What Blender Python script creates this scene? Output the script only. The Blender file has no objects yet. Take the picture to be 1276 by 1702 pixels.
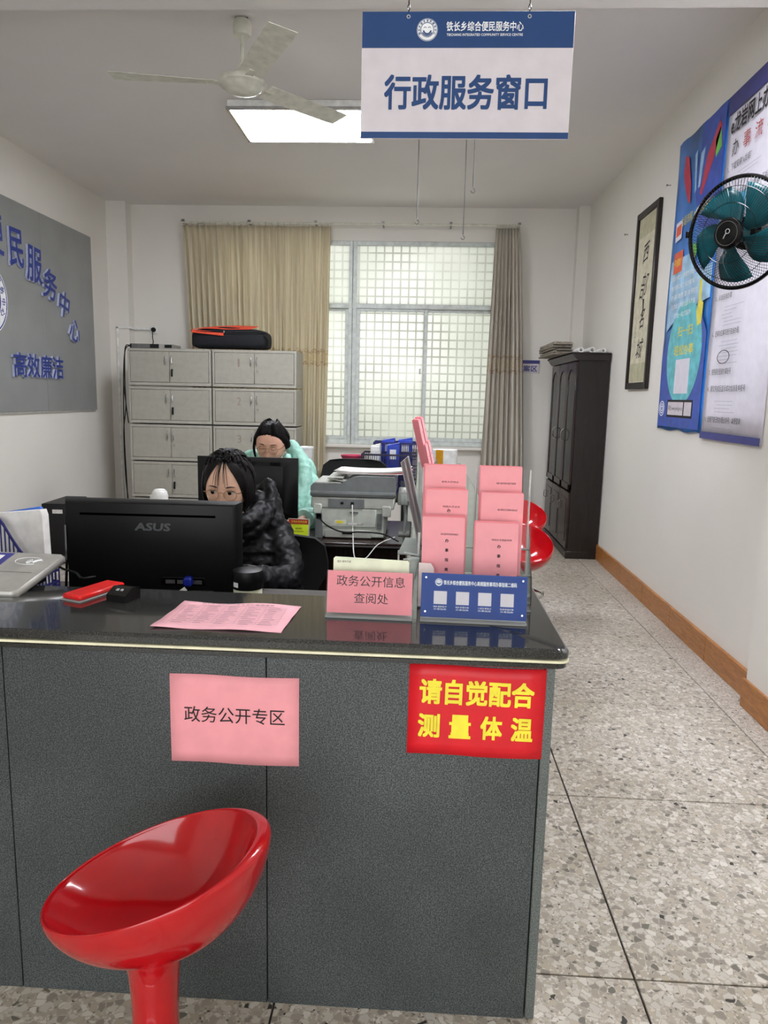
import bpy, bmesh, math, random
from mathutils import Vector, Matrix
from mathutils import noise as mnoise
R = math.radians
PI = math.pi
SC = bpy.context.scene
COL = SC.collection
rnd = random.Random(7)

# ------------------------------------------------------------------ camera
CAM_H = 1.47
def set_camera():
    p, yw, rl = R(9.14), R(2.8), R(1.29)
    f = Vector((-math.sin(yw)*math.cos(p), math.cos(yw)*math.cos(p), -math.sin(p)))
    r = Vector((math.cos(yw), math.sin(yw), 0)); u = r.cross(f)
    r2 = math.cos(rl)*r + math.sin(rl)*u; u2 = -math.sin(rl)*r + math.cos(rl)*u
    cam = bpy.data.cameras.new('camera'); o = bpy.data.objects.new('camera', cam); COL.objects.link(o)
    cam.sensor_fit = 'HORIZONTAL'; cam.sensor_width = 36; cam.lens = 36*1195/1276
    cam.clip_start = .05
    m = Matrix((r2, u2, -f)).transposed().to_4x4(); m.translation = (0, 0, CAM_H)
    o.matrix_world = m; SC.camera = o
set_camera()

# ------------------------------------------------------------------ world, lights, exposure
w = bpy.data.worlds.new('sky'); SC.world = w; w.use_nodes = True
w.node_tree.nodes['Background'].inputs[0].default_value = (.80, .88, 1, 1)
w.node_tree.nodes['Background'].inputs[1].default_value = .35
def area(name, loc, rot, sx, sy, power, col):
    l = bpy.data.lights.new(name, 'AREA'); l.shape = 'RECTANGLE'; l.size = sx; l.size_y = sy
    l.energy = power; l.color = col
    o = bpy.data.objects.new(name, l); o.location = loc; o.rotation_euler = rot; COL.objects.link(o)
    return o
area('daylight_back_window', (-.77, 8.75, 2.1), (R(-90), 0, 0), 3.2, 2.3, 50, (1, .995, .98))
area('daylight_front_door', (-.6, -2.3, 1.5), (R(90), 0, 0), 3.6, 2.7, 120, (.96, .98, 1))
SC.view_settings.view_transform = 'Standard'; SC.view_settings.look = 'None'
SC.view_settings.exposure = 0.07; SC.view_settings.gamma = 1.0
SC.view_settings.use_curve_mapping = False

# ------------------------------------------------------------------ materials
def lin(c):
    return tuple(((v/255)/12.92 if v/255 <= .04045 else ((v/255+.055)/1.055)**2.4) for v in c)
class NT:
    def __init__(s, name):
        s.m = bpy.data.materials.new(name); s.m.use_nodes = True; s.t = s.m.node_tree
        s.b = s.t.nodes['Principled BSDF']; s.out = s.t.nodes['Material Output']
    def n(s, ty, **k):
        nd = s.t.nodes.new(ty)
        for a, v in k.items():
            if a.startswith('i_'):
                nd.inputs[a[2:]].default_value = v
            else: setattr(nd, a, v)
        return nd
    def l(s, a, b): s.t.links.new(a, b)
    def coord(s, kind='Object'):
        if kind == 'Position': return s.n('ShaderNodeNewGeometry').outputs['Position']
        return s.n('ShaderNodeTexCoord').outputs[kind]
    def ramp(s, fac, stops, interp='LINEAR'):
        r = s.n('ShaderNodeValToRGB'); r.color_ramp.interpolation = interp
        e = r.color_ramp.elements
        while len(e) < len(stops): e.new(.5)
        for k, (p, c) in enumerate(stops):
            e[k].position = p; e[k].color = (*lin(c), 1)
        s.l(fac, r.inputs[0]); return r.outputs[0]
    def mix(s, f, a, b, mode='MIX'):
        m = s.n('ShaderNodeMix', data_type='RGBA', blend_type=mode)
        for sock, v in ((m.inputs[0], f), (m.inputs[6], a), (m.inputs[7], b)):
            if hasattr(v, 'links'): s.l(v, sock)
            elif isinstance(v, (int, float)): sock.default_value = v
            else: sock.default_value = (*lin(v), 1)
        return m.outputs[2]
    def bump(s, h, st=.2, d=.002):
        b = s.n('ShaderNodeBump'); b.inputs['Strength'].default_value = st; b.inputs['Distance'].default_value = d
        s.l(h, b.inputs['Height']); s.l(b.outputs[0], s.b.inputs['Normal'])
    def set(s, c=None, rough=.5, metal=0, spec=.5, trans=0, alpha=1, coat=0, ior=1.45):
        if c is not None:
            if hasattr(c, 'links'): s.l(c, s.b.inputs['Base Color'])
            else: s.b.inputs['Base Color'].default_value = (*lin(c), 1)
        s.b.inputs['Roughness'].default_value = rough; s.b.inputs['Metallic'].default_value = metal
        s.b.inputs['Specular IOR Level'].default_value = spec
        s.b.inputs['Transmission Weight'].default_value = trans; s.b.inputs['Alpha'].default_value = alpha
        s.b.inputs['Coat Weight'].default_value = coat; s.b.inputs['IOR'].default_value = ior
        return s.m
def mat(name, c, rough=.5, metal=0, spec=.5, vary=.06, scale=18, bump=0, bscale=300, **k):
    """plain paint / plastic with a little procedural unevenness"""
    t = NT(name)
    co = t.coord()
    nz = t.n('ShaderNodeTexNoise'); nz.inputs['Scale'].default_value = scale; nz.inputs['Detail'].default_value = 3
    t.l(co, nz.inputs['Vector'])
    a = tuple(max(0, v*(1-vary)) for v in c); b = tuple(min(255, v*(1+vary)) for v in c)
    col = t.ramp(nz.outputs[0], [(.3, a), (.7, b)])
    t.set(col, rough, metal, spec, **k)
    if bump:
        n2 = t.n('ShaderNodeTexNoise'); n2.inputs['Scale'].default_value = bscale
        t.l(co, n2.inputs['Vector']); t.bump(n2.outputs[0], bump, .001)
    return t.m
def glassy(name, c=(250, 252, 252), haze=.01, rough=.12, ior=1.25):
    """thin clear acrylic or glass: see-through with a glossy surface and a little haze"""
    t = NT(name); t.t.nodes.remove(t.b)
    tr = t.n('ShaderNodeBsdfTransparent'); tr.inputs[0].default_value = (*lin(c), 1)
    gl = t.n('ShaderNodeBsdfGlossy'); gl.inputs['Roughness'].default_value = rough
    df = t.n('ShaderNodeBsdfDiffuse'); df.inputs[0].default_value = (*lin(c), 1)
    fr = t.n('ShaderNodeFresnel'); fr.inputs[0].default_value = ior
    m1 = t.n('ShaderNodeMixShader'); t.l(fr.outputs[0], m1.inputs[0]); t.l(tr.outputs[0], m1.inputs[1]); t.l(gl.outputs[0], m1.inputs[2])
    m2 = t.n('ShaderNodeMixShader'); m2.inputs[0].default_value = haze; t.l(m1.outputs[0], m2.inputs[1]); t.l(df.outputs[0], m2.inputs[2])
    t.l(m2.outputs[0], t.out.inputs[0])
    return t.m
def m_wall(name, c, vary=.02):
    t = NT(name); co = t.coord('Position')
    nz = t.n('ShaderNodeTexNoise'); nz.inputs['Scale'].default_value = 1.3; nz.inputs['Detail'].default_value = 5
    t.l(co, nz.inputs['Vector'])
    col = t.ramp(nz.outputs[0], [(.3, tuple(v*(1-vary) for v in c)), (.7, c)])
    t.set(col, .75, spec=.25)
    n2 = t.n('ShaderNodeTexNoise'); n2.inputs['Scale'].default_value = 60; n2.inputs['Detail'].default_value = 4
    t.l(co, n2.inputs['Vector']); t.bump(n2.outputs[0], .12, .003)
    return t.m
def m_terrazzo(name, fine=False):
    t = NT(name); co = t.coord('Position')
    warp = t.n('ShaderNodeTexNoise'); warp.inputs['Scale'].default_value = 25; t.l(co, warp.inputs['Vector'])
    add = t.n('ShaderNodeVectorMath', operation='MULTIPLY_ADD'); add.inputs[1].default_value = (.02, .02, .02)
    t.l(warp.outputs['Color'], add.inputs[0]); t.l(co, add.inputs[2])
    def layer(scale, cells, keep):
        v = t.n('ShaderNodeTexVoronoi', feature='F1'); v.inputs['Scale'].default_value = scale; t.l(add.outputs[0], v.inputs['Vector'])
        sep = t.n('ShaderNodeSeparateColor'); t.l(v.outputs['Color'], sep.inputs[0])
        col = t.ramp(sep.outputs[0], cells, 'CONSTANT')
        e = t.n('ShaderNodeTexVoronoi', feature='DISTANCE_TO_EDGE'); e.inputs['Scale'].default_value = scale; t.l(add.outputs[0], e.inputs['Vector'])
        g = t.n('ShaderNodeMath', operation='GREATER_THAN'); g.inputs[1].default_value = .075; t.l(e.outputs[0], g.inputs[0])
        k = t.n('ShaderNodeMath', operation='GREATER_THAN'); k.inputs[1].default_value = keep; t.l(sep.outputs[1], k.inputs[0])
        m = t.n('ShaderNodeMath', operation='MULTIPLY'); t.l(g.outputs[0], m.inputs[0]); t.l(k.outputs[0], m.inputs[1])
        return col, m.outputs[0]
    s1, s2 = (110, 220) if fine else (52, 140)
    pal = [(0, (206, 200, 190)), (.2, (172, 164, 152)), (.38, (218, 214, 206)), (.52, (152, 145, 136)), (.66, (186, 176, 160)), (.8, (200, 196, 188)), (.94, (120, 117, 108)), (.985, (60, 60, 56))]
    c2, m2 = layer(s2, pal, .3)
    c1, m1 = layer(s1, pal, .32)
    base = (182, 174, 162) if not fine else (192, 184, 177)
    col = t.mix(m2, base, c2); col = t.mix(m1, col, c1)
    big = t.n('ShaderNodeTexNoise'); big.inputs['Scale'].default_value = 1.1; t.l(co, big.inputs['Vector'])
    dirt = t.ramp(big.outputs[0], [(.3, (226, 222, 214)), (.7, (255, 255, 255))])
    col = t.mix(1.0, col, dirt, 'MULTIPLY')
    t.set(col, .34 if not fine else .45, spec=.4)
    return t.m
def m_granite(name, lo, hi, rough, scale=260, spec=.5, coat=0):
    t = NT(name); co = t.coord('Position')
    v = t.n('ShaderNodeTexNoise'); v.inputs['Scale'].default_value = scale; v.inputs['Detail'].default_value = 2; v.inputs['Roughness'].default_value = .7
    t.l(co, v.inputs['Vector'])
    col = t.ramp(v.outputs[0], [(.36, lo), (.5, tuple((a+b)/2 for a, b in zip(lo, hi))), (.64, hi)])
    b = t.n('ShaderNodeTexNoise'); b.inputs['Scale'].default_value = 2.2; b.inputs['Detail'].default_value = 4; t.l(co, b.inputs['Vector'])
    sm = t.ramp(b.outputs[0], [(.35, (215, 215, 215)), (.65, (255, 255, 255))])
    col = t.mix(1.0, col, sm, 'MULTIPLY')
    rr = t.n('ShaderNodeMapRange'); rr.inputs['To Min'].default_value = rough*.7; rr.inputs['To Max'].default_value = rough*1.4
    t.set(col, rough, spec=spec, coat=coat)
    t.l(b.outputs[0], rr.inputs['Value']); t.l(rr.outputs[0], t.b.inputs['Roughness'])
    return t.m
def m_wood(name, a, b, rough=.35, sc=(2, 30, 30)):
    t = NT(name); co = t.coord('Position')
    mp = t.n('ShaderNodeMapping'); mp.inputs['Scale'].default_value = sc; t.l(co, mp.inputs[0])
    v = t.n('ShaderNodeTexNoise'); v.inputs['Scale'].default_value = 1.5; v.inputs['Detail'].default_value = 6; v.inputs['Distortion'].default_value = 1.2
    t.l(mp.outputs[0], v.inputs['Vector'])
    t.set(t.ramp(v.outputs[0], [(.3, a), (.7, b)]), rough)
    return t.m
def m_cloth(name, c, c2, bands, trans=.35):
    """curtain cloth: woven vertical streaks, embroidered bands at given heights (object z)"""
    t = NT(name); co = t.coord()
    mp = t.n('ShaderNodeMapping'); mp.inputs['Scale'].default_value = (38, 38, .8); t.l(co, mp.inputs[0])
    v = t.n('ShaderNodeTexNoise'); v.inputs['Scale'].default_value = 1.5; v.inputs['Detail'].default_value = 4; t.l(mp.outputs[0], v.inputs['Vector'])
    col = t.ramp(v.outputs[0], [(.35, c), (.65, c2)])
    sx = t.n('ShaderNodeSeparateXYZ'); t.l(co, sx.inputs[0])
    sn = t.n('ShaderNodeMath', operation='SINE'); m1 = t.n('ShaderNodeMath', operation='MULTIPLY'); m1.inputs[1].default_value = 70
    t.l(sx.outputs[0], m1.inputs[0]); t.l(m1.outputs[0], sn.inputs[0])
    m2 = t.n('ShaderNodeMath', operation='MULTIPLY_ADD'); m2.inputs[1].default_value = .012; t.l(sn.outputs[0], m2.inputs[0]); t.l(sx.outputs[2], m2.inputs[2])
    for z0, hw, bc, amt in bands:
        s = t.n('ShaderNodeMath', operation='SUBTRACT'); s.inputs[1].default_value = z0; t.l(m2.outputs[0], s.inputs[0])
        a = t.n('ShaderNodeMath', operation='ABSOLUTE'); t.l(s.outputs[0], a.inputs[0])
        g = t.n('ShaderNodeMath', operation='LESS_THAN'); g.inputs[1].default_value = hw; t.l(a.outputs[0], g.inputs[0])
        q = t.n('ShaderNodeTexNoise'); q.inputs['Scale'].default_value = 55; t.l(co, q.inputs['Vector'])
        gg = t.n('ShaderNodeMath', operation='GREATER_THAN'); gg.inputs[1].default_value = .5 if amt < .8 else .3; t.l(q.outputs[0], gg.inputs[0])
        mm = t.n('ShaderNodeMath', operation='MULTIPLY'); t.l(g.outputs[0], mm.inputs[0]); t.l(gg.outputs[0], mm.inputs[1])
        m3 = t.n('ShaderNodeMath', operation='MULTIPLY'); m3.inputs[1].default_value = amt; t.l(mm.outputs[0], m3.inputs[0])
        col = t.mix(m3.outputs[0], col, bc)
    t.set(col, .8, spec=.2)
    tl = t.n('ShaderNodeBsdfTranslucent'); t.l(col, tl.inputs[0])
    mx = t.n('ShaderNodeMixShader'); mx.inputs[0].default_value = trans
    t.l(t.b.outputs[0], mx.inputs[1]); t.l(tl.outputs[0], mx.inputs[2]); t.l(mx.outputs[0], t.out.inputs[0])
    return t.m
def m_frosted(name):
    """obscured window glass, pressed with a square lattice"""
    t = NT(name); co = t.coord()
    sx = t.n('ShaderNodeSeparateXYZ'); t.l(co, sx.inputs[0])
    def lines(o):
        m = t.n('ShaderNodeMath', operation='PINGPONG'); m.inputs[1].default_value = .0455; t.l(o, m.inputs[0])
        g = t.n('ShaderNodeMapRange', clamp=True); g.inputs['From Min'].default_value = .004; g.inputs['From Max'].default_value = .0125
        g.inputs['To Min'].default_value = 1; g.inputs['To Max'].default_value = 0; t.l(m.outputs[0], g.inputs['Value']); return g.outputs[0]
    mx_ = t.n('ShaderNodeMath', operation='MAXIMUM'); t.l(lines(sx.outputs[0]), mx_.inputs[0]); t.l(lines(sx.outputs[2]), mx_.inputs[1])
    nz = t.n('ShaderNodeTexNoise'); nz.inputs['Scale'].default_value = 1.6; t.l(co, nz.inputs['Vector'])
    amt = t.n('ShaderNodeMapRange', clamp=True); amt.inputs['From Min'].default_value = .3; amt.inputs['From Max'].default_value = .62
    amt.inputs['To Min'].default_value = .18; amt.inputs['To Max'].default_value = .8; t.l(nz.outputs[0], amt.inputs['Value'])
    mu = t.n('ShaderNodeMath', operation='MULTIPLY'); t.l(mx_.outputs[0], mu.inputs[0]); t.l(amt.outputs[0], mu.inputs[1])
    n2 = t.n('ShaderNodeTexNoise'); n2.inputs['Scale'].default_value = .9; t.l(co, n2.inputs['Vector'])
    base = t.ramp(n2.outputs[0], [(.35, (222, 224, 216)), (.65, (236, 237, 232))])
    col = t.mix(mu.outputs[0], base, (176, 178, 168))
    t.set(col, .25, spec=.5)
    tl = t.n('ShaderNodeBsdfTranslucent'); t.l(col, tl.inputs[0])
    mx = t.n('ShaderNodeMixShader'); mx.inputs[0].default_value = .82
    t.l(t.b.outputs[0], mx.inputs[1]); t.l(tl.outputs[0], mx.inputs[2]); t.l(mx.outputs[0], t.out.inputs[0])
    return t.m
def m_emit(name, c, s):
    t = NT(name); t.set(c, .4)
    t.b.inputs['Emission Color'].default_value = (*lin(c), 1); t.b.inputs['Emission Strength'].default_value = s
    return t.m

M = dict(
    wall=m_wall('wall_paint', (232, 228, 220)), ceil=m_wall('ceiling_paint', (232, 228, 224)),
    floor=m_terrazzo('terrazzo'), floorfine=m_terrazzo('terrazzo_fine', True), grout=mat('joint_filler', (70, 66, 62), .8),
    face=m_granite('granite_honed', (36, 41, 42), (106, 112, 111), .42, 330), top=m_granite('granite_polished', (22, 23, 23), (64, 65, 62), .09, 360, .6, .3),
    edge=m_granite('granite_edge', (80, 86, 84), (128, 134, 130), .4, 300), strip=mat('cream_inlay', (226, 222, 190), .4),
    skirt=m_wood('skirting_tile', (150, 92, 42), (186, 126, 66), .3, (6, 6, 40)),
    steel=mat('cabinet_paint', (172, 169, 158), .42, .0, .5, .03), steel2=mat('cabinet_door_paint', (166, 163, 151), .4, 0, .5, .03),
    gap=mat('dark_gap', (40, 40, 38), .9), chrome=mat('chrome', (200, 200, 200), .18, 1), nickel=mat('dull_metal', (150, 150, 148), .35, 1),
    dwood=m_wood('ebony_wood', (20, 15, 14), (38, 29, 26), .3, (30, 30, 3)), dwood2=m_wood('dark_lacquer', (34, 24, 22), (56, 40, 36), .22, (30, 30, 3)),
    black=mat('black_plastic', (11, 12, 13), .42, 0, .3), blackg=mat('gloss_black', (7, 7, 8), .18, 0, .4), blackm=mat('matt_black', (16, 16, 17), .7),
    red=mat('glossy_red_shell', (178, 10, 20), .14, 0, .5, .03, coat=.4), redc=mat('red_case', (214, 34, 32), .3),
    white=mat('white_plastic', (232, 232, 228), .35), offw=mat('aged_white_enamel', (214, 213, 198), .35), paper=mat('white_paper', (238, 236, 232), .7),
    pink=mat('pink_paper', (240, 160, 166), .75, vary=.02), pinkl=mat('pink_flyer', (246, 184, 194), .7, vary=.03), pinks=mat('pink_card', (236, 140, 148), .6, vary=.03),
    ink=mat('black_ink', (30, 22, 24), .7), inkg=mat('grey_ink', (120, 96, 100), .8), inkb=mat('blue_ink', (38, 66, 124), .6),
    redp=mat('red_poster', (216, 24, 36), .45, vary=.03), yel=mat('yellow_print', (246, 226, 60), .5),
    sblue=mat('sign_blue', (26, 64, 116), .4, vary=.03), sgrey=mat('sign_white', (212, 205, 210), .5, vary=.02), cblue=mat('card_blue', (0, 56, 138), .5, 0, .2, vary=.04),
    prw=mat('white_print', (240, 242, 246), .5), board=mat('grey_board', (146, 148, 146), .38, .1, .5, .03, 3), letb=mat('blue_letter_face', (40, 58, 134), .3), lets=mat('letter_side', (196, 202, 224), .3),
    frame=mat('window_aluminium', (206, 212, 208), .35), glassf=m_frosted('lattice_glass'), glass=glassy('clear_glass', (235, 238, 236), .03),
    acry=glassy('clear_acrylic', (252, 253, 253), .006, .12, 1.14), acrye=glassy('acrylic_edge', (245, 248, 246), .32, .1),
    curl=m_cloth('curtain_cream', (218, 208, 182), (242, 234, 210), [(-1.30, .022, (190, 158, 104), .7), (-1.43, .02, (190, 158, 104), .7), (-1.365, .045, (226, 204, 150), .6)], .42),
    curr=m_cloth('curtain_beige', (190, 183, 168), (220, 213, 200), [(-1.32, .02, (176, 140, 96), .7), (-1.47, .02, (176, 140, 96), .7), (-1.395, .05, (206, 184, 140), .6)], .2),
    mint=mat('mint_nylon', (170, 222, 206), .45, vary=.05), bpuff=mat('black_nylon', (19, 18, 21), .5, 0, .35, .1), hair=mat('black_hair', (16, 13, 13), .5, 0, .22, .3, 120),
    skin=mat('skin', (232, 188, 162), .5, 0, .4, .03, 30), skin2=mat('skin_second', (218, 170, 146), .5, 0, .4, .03, 30), lip=mat('lip', (176, 88, 84), .45), eyew=mat('eye_white', (200, 190, 184), .3, 0, .3), iris=mat('iris', (16, 10, 8), .3, 0, .2),
    gold=mat('gold_wire', (206, 170, 120), .25, 1), lens=glassy('lens', (253, 253, 253), .0, .02), jeans=mat('dark_trousers', (36, 38, 48), .8), shoe=mat('shoe', (30, 30, 30), .5),
    pgrey=mat('printer_grey', (176, 178, 170), .45), pdark=mat('printer_dark_grey', (112, 116, 116), .45), pgreen=mat('printer_pale', (192, 198, 188), .45),
    navy=mat('navy_plastic', (44, 46, 108), .4), bblue=mat('blue_plastic', (32, 62, 176), .35), fblue=mat('blue_folder', (60, 116, 214), .4), dpur=mat('dark_basket_plastic', (54, 50, 72), .45),
    teal=mat('teal_blade', (10, 70, 78), .25, 0, .4), silver=mat('silver_plastic', (172, 170, 164), .35, .3), orange=mat('orange_fabric', (226, 80, 52), .7), bag=mat('bag_fabric', (18, 20, 26), .75, vary=.2, scale=60),
    news=mat('old_newsprint', (146, 138, 126), .8, vary=.15, scale=40), scroll=mat('scroll_paper', (206, 200, 176), .8), scroll2=mat('scroll_silk', (184, 180, 150), .8), goldb=mat('gold_tape', (214, 152, 30), .35), cream=mat('cream_card', (226, 230, 202), .55),
    dgrey=mat('desk_grey', (72, 66, 62), .5, 0, .3), floorb=mat('outdoor_ground', (120, 130, 110), .9),
    pb1=mat('poster_blue', (44, 112, 190), .3, vary=.22, scale=2.5), pb2=mat('poster_deep_blue', (40, 74, 170), .35, vary=.1), pb3=mat('poster_teal', (64, 150, 184), .35, vary=.1), pb4=mat('poster_sky', (150, 190, 226), .35, vary=.18, scale=9), pbw=mat('poster_white', (222, 218, 230), .35, vary=.02),
    pred=mat('poster_red', (186, 44, 74), .4), por=mat('poster_orange', (216, 86, 50), .4), pyel=mat('poster_yellow', (226, 212, 74), .4), pnavy=mat('poster_navy', (56, 58, 128), .4), pgr=mat('poster_green', (110, 190, 80), .4), pteal=mat('poster_pale_teal', (96, 186, 196), .4, vary=.1),
    numeral=mat('faded_marker', (146, 132, 124), .6), slot=mat('dark_slot', (2, 2, 2), .95, 0, 0), acryf=glassy('lightened_acrylic', (214, 218, 218), .45, .2, 1.1),  # acryf: pale haze mixed in to lighten the plate's dark grazing reflection
    lamp=m_emit('lamp_diffuser', (244, 246, 255), 40), lime=mat('lime_card', (206, 226, 36), .5), maroon=mat('maroon_print', (168, 44, 30), .5), usb=mat('plug_blue', (20, 40, 150), .3), pinkbag=mat('rose_plastic', (186, 60, 92), .4),
)

# ------------------------------------------------------------------ mesh building
class MB:
    """collects shapes in one mesh"""
    def __init__(s): s.v = []; s.f = []
    def add(s, vs, fs):
        o = len(s.v); s.v += [tuple(v) for v in vs]; s.f += [tuple(i+o for i in f) for f in fs]; return s
    def box(s, x0, y0, z0, x1, y1, z1, c=0):
        """box from corner to corner, c = chamfer"""
        x0, x1 = sorted((x0, x1)); y0, y1 = sorted((y0, y1)); z0, z1 = sorted((z0, z1))
        c = min(c, (x1-x0)*.49, (y1-y0)*.49, (z1-z0)*.49)
        if c <= 0:
            vs = [(x, y, z) for z in (z0, z1) for y in (y0, y1) for x in (x0, x1)]
            return s.add(vs, [(0, 2, 3, 1), (4, 5, 7, 6), (0, 1, 5, 4), (2, 6, 7, 3), (0, 4, 6, 2), (1, 3, 7, 5)])
        bm = bmesh.new(); bmesh.ops.create_cube(bm, size=1)
        for v in bm.verts:
            v.co = Vector(((x0+x1)/2+v.co.x*(x1-x0), (y0+y1)/2+v.co.y*(y1-y0), (z0+z1)/2+v.co.z*(z1-z0)))
        bmesh.ops.bevel(bm, geom=list(bm.edges), offset=c, segments=2 if c > .006 else 1, profile=.5, affect='EDGES')
        bm.verts.index_update()
        s.add([v.co.copy() for v in bm.verts], [[v.index for v in f.verts] for f in bm.faces]); bm.free(); return s
    def rings(s, rs, close=True, caps=True):
        n = len(rs[0]); vs = [p for r in rs for p in r]; fs = []
        for i in range(len(rs)-1):
            for j in range(n if close else n-1):
                a = i*n+j; b = i*n+(j+1) % n
                fs.append((a, b, b+n, a+n))
        if caps: fs.append(tuple(range(n-1, -1, -1))); fs.append(tuple((len(rs)-1)*n+j for j in range(n)))
        return s.add(vs, fs)
    def tube(s, pts, rad, n=8, flat=1.0, up=(0, 0, 1), caps=True):
        """round or flattened tube along pts; rad is a number or one per point"""
        pts = [Vector(p) for p in pts]
        if not hasattr(rad, '__len__'): rad = [rad]*len(pts)
        rs = []; prev = None
        for i, p in enumerate(pts):
            t = (pts[min(i+1, len(pts)-1)]-pts[max(i-1, 0)])
            if t.length < 1e-9: t = Vector((0, 0, 1))
            t.normalize()
            if prev is None:
                a = Vector(up).cross(t)
                if a.length < 1e-3: a = Vector((1, 0, 0)).cross(t)
                if a.length < 1e-3: a = Vector((0, 1, 0)).cross(t)
            else: a = prev - t*prev.dot(t)
            a.normalize(); prev = a; b = t.cross(a)
            rs.append([p + (a*math.cos(2*PI*k/n) + b*math.sin(2*PI*k/n)*flat)*rad[i] for k in range(n)])
        return s.rings(rs, True, caps)
    def lathe(s, prof, n=24, c=(0, 0, 0), ax='z', sq=1.0):
        rs = []
        for r, h in prof:
            ring = []
            for k in range(n):
                a = 2*PI*k/n; x, y = r*math.cos(a), r*math.sin(a)*sq
                ring.append({'z': (c[0]+x, c[1]+y, c[2]+h), 'y': (c[0]+x, c[1]+h, c[2]-y), 'x': (c[0]+h, c[1]+x, c[2]+y)}[ax])
            rs.append(ring)
        return s.rings(rs)
    def sphere(s, c, r, nu=16, nv=10):
        if not hasattr(r, '__len__'): r = (r, r, r)
        return s.rings([[(c[0]+r[0]*math.sin(PI*i/nv)*math.cos(2*PI*k/nu), c[1]+r[1]*math.sin(PI*i/nv)*math.sin(2*PI*k/nu), c[2]-r[2]*math.cos(PI*i/nv)) for k in range(nu)]
                        for i in [.08]+list(range(1, nv))+[nv-.08]])
    def prism(s, out, a, b, ax='y'):
        """outline [(p,q)] extruded from a to b along an axis (p,q are the two others in xyz order)"""
        def P(p, q, h): return {'x': (h, p, q), 'y': (p, h, q), 'z': (p, q, h)}[ax]
        n = len(out)
        return s.add([P(p, q, a) for p, q in out]+[P(p, q, b) for p, q in out],
                     [tuple(range(n-1, -1, -1)), tuple(range(n, 2*n))]+[(i, (i+1) % n, n+(i+1) % n, n+i) for i in range(n)])
    def tf(s, m):
        m = m if isinstance(m, Matrix) else Matrix(m); s.v = [tuple(m @ Vector(v)) for v in s.v]; return s
    def mesh(s, name):
        me = bpy.data.meshes.new(name); me.from_pydata(s.v, [], s.f); me.validate()
        bm = bmesh.new(); bm.from_mesh(me); bmesh.ops.recalc_face_normals(bm, faces=bm.faces); bm.to_mesh(me); bm.free()
        return me
def smooth(me, ang=40):
    for p in me.polygons: p.use_smooth = True
    me.set_sharp_from_angle(angle=R(ang))
def obj(name, mb, m, parent=None, loc=None, sm=True, kind=None):
    me = mb.mesh(name) if isinstance(mb, MB) else mb
    me.materials.clear(); me.materials.append(m)
    if sm: smooth(me)
    o = bpy.data.objects.new(name, me); COL.objects.link(o)
    if parent: o.parent = parent
    if loc: o.location = loc
    if kind: o['kind'] = kind
    return o
def tag(o, label, cat, group=None):
    o['label'] = label; o['category'] = cat
    if group: o['group'] = group
    return o
def thing(name, label, cat, loc=(0, 0, 0), rz=0, group=None, kind=None):
    o = bpy.data.objects.new(name, None); COL.objects.link(o); o.location = loc; o.rotation_euler = (0, 0, rz)
    o.empty_display_size = .05
    if kind: o['kind'] = kind
    return tag(o, label, cat, group)
def struct(name, mb, m, parent=None, loc=None, sm=True):
    o = obj(name, mb, m, parent, loc, sm)
    if not parent: o['kind'] = 'structure'
    return o
def copy_tree(o, parent=None):
    c = o.copy(); COL.objects.link(c)
    if parent is not None: c.parent = parent
    for ch in o.children: copy_tree(ch, c)
    return c
def box(*a): return MB().box(*a)
def remesh(mb, vox, name, smooth_it=2, disp=None):
    me = mb.mesh(name+'_raw'); o = bpy.data.objects.new('tmp', me); COL.objects.link(o)
    md = o.modifiers.new('r', 'REMESH'); md.mode = 'VOXEL'; md.voxel_size = vox
    if smooth_it:
        s2 = o.modifiers.new('s', 'SMOOTH'); s2.factor = .5; s2.iterations = smooth_it
    dg = bpy.context.evaluated_depsgraph_get(); dg.update()
    out = bpy.data.meshes.new_from_object(o.evaluated_get(dg)); bpy.data.objects.remove(o); bpy.data.meshes.remove(me)
    out.name = name
    if disp:
        nrm = [v.normal.copy() for v in out.vertices]
        for v, n in zip(out.vertices, nrm): v.co += n*disp(v.co)
    for p in out.polygons: p.use_smooth = True
    return out
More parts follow.
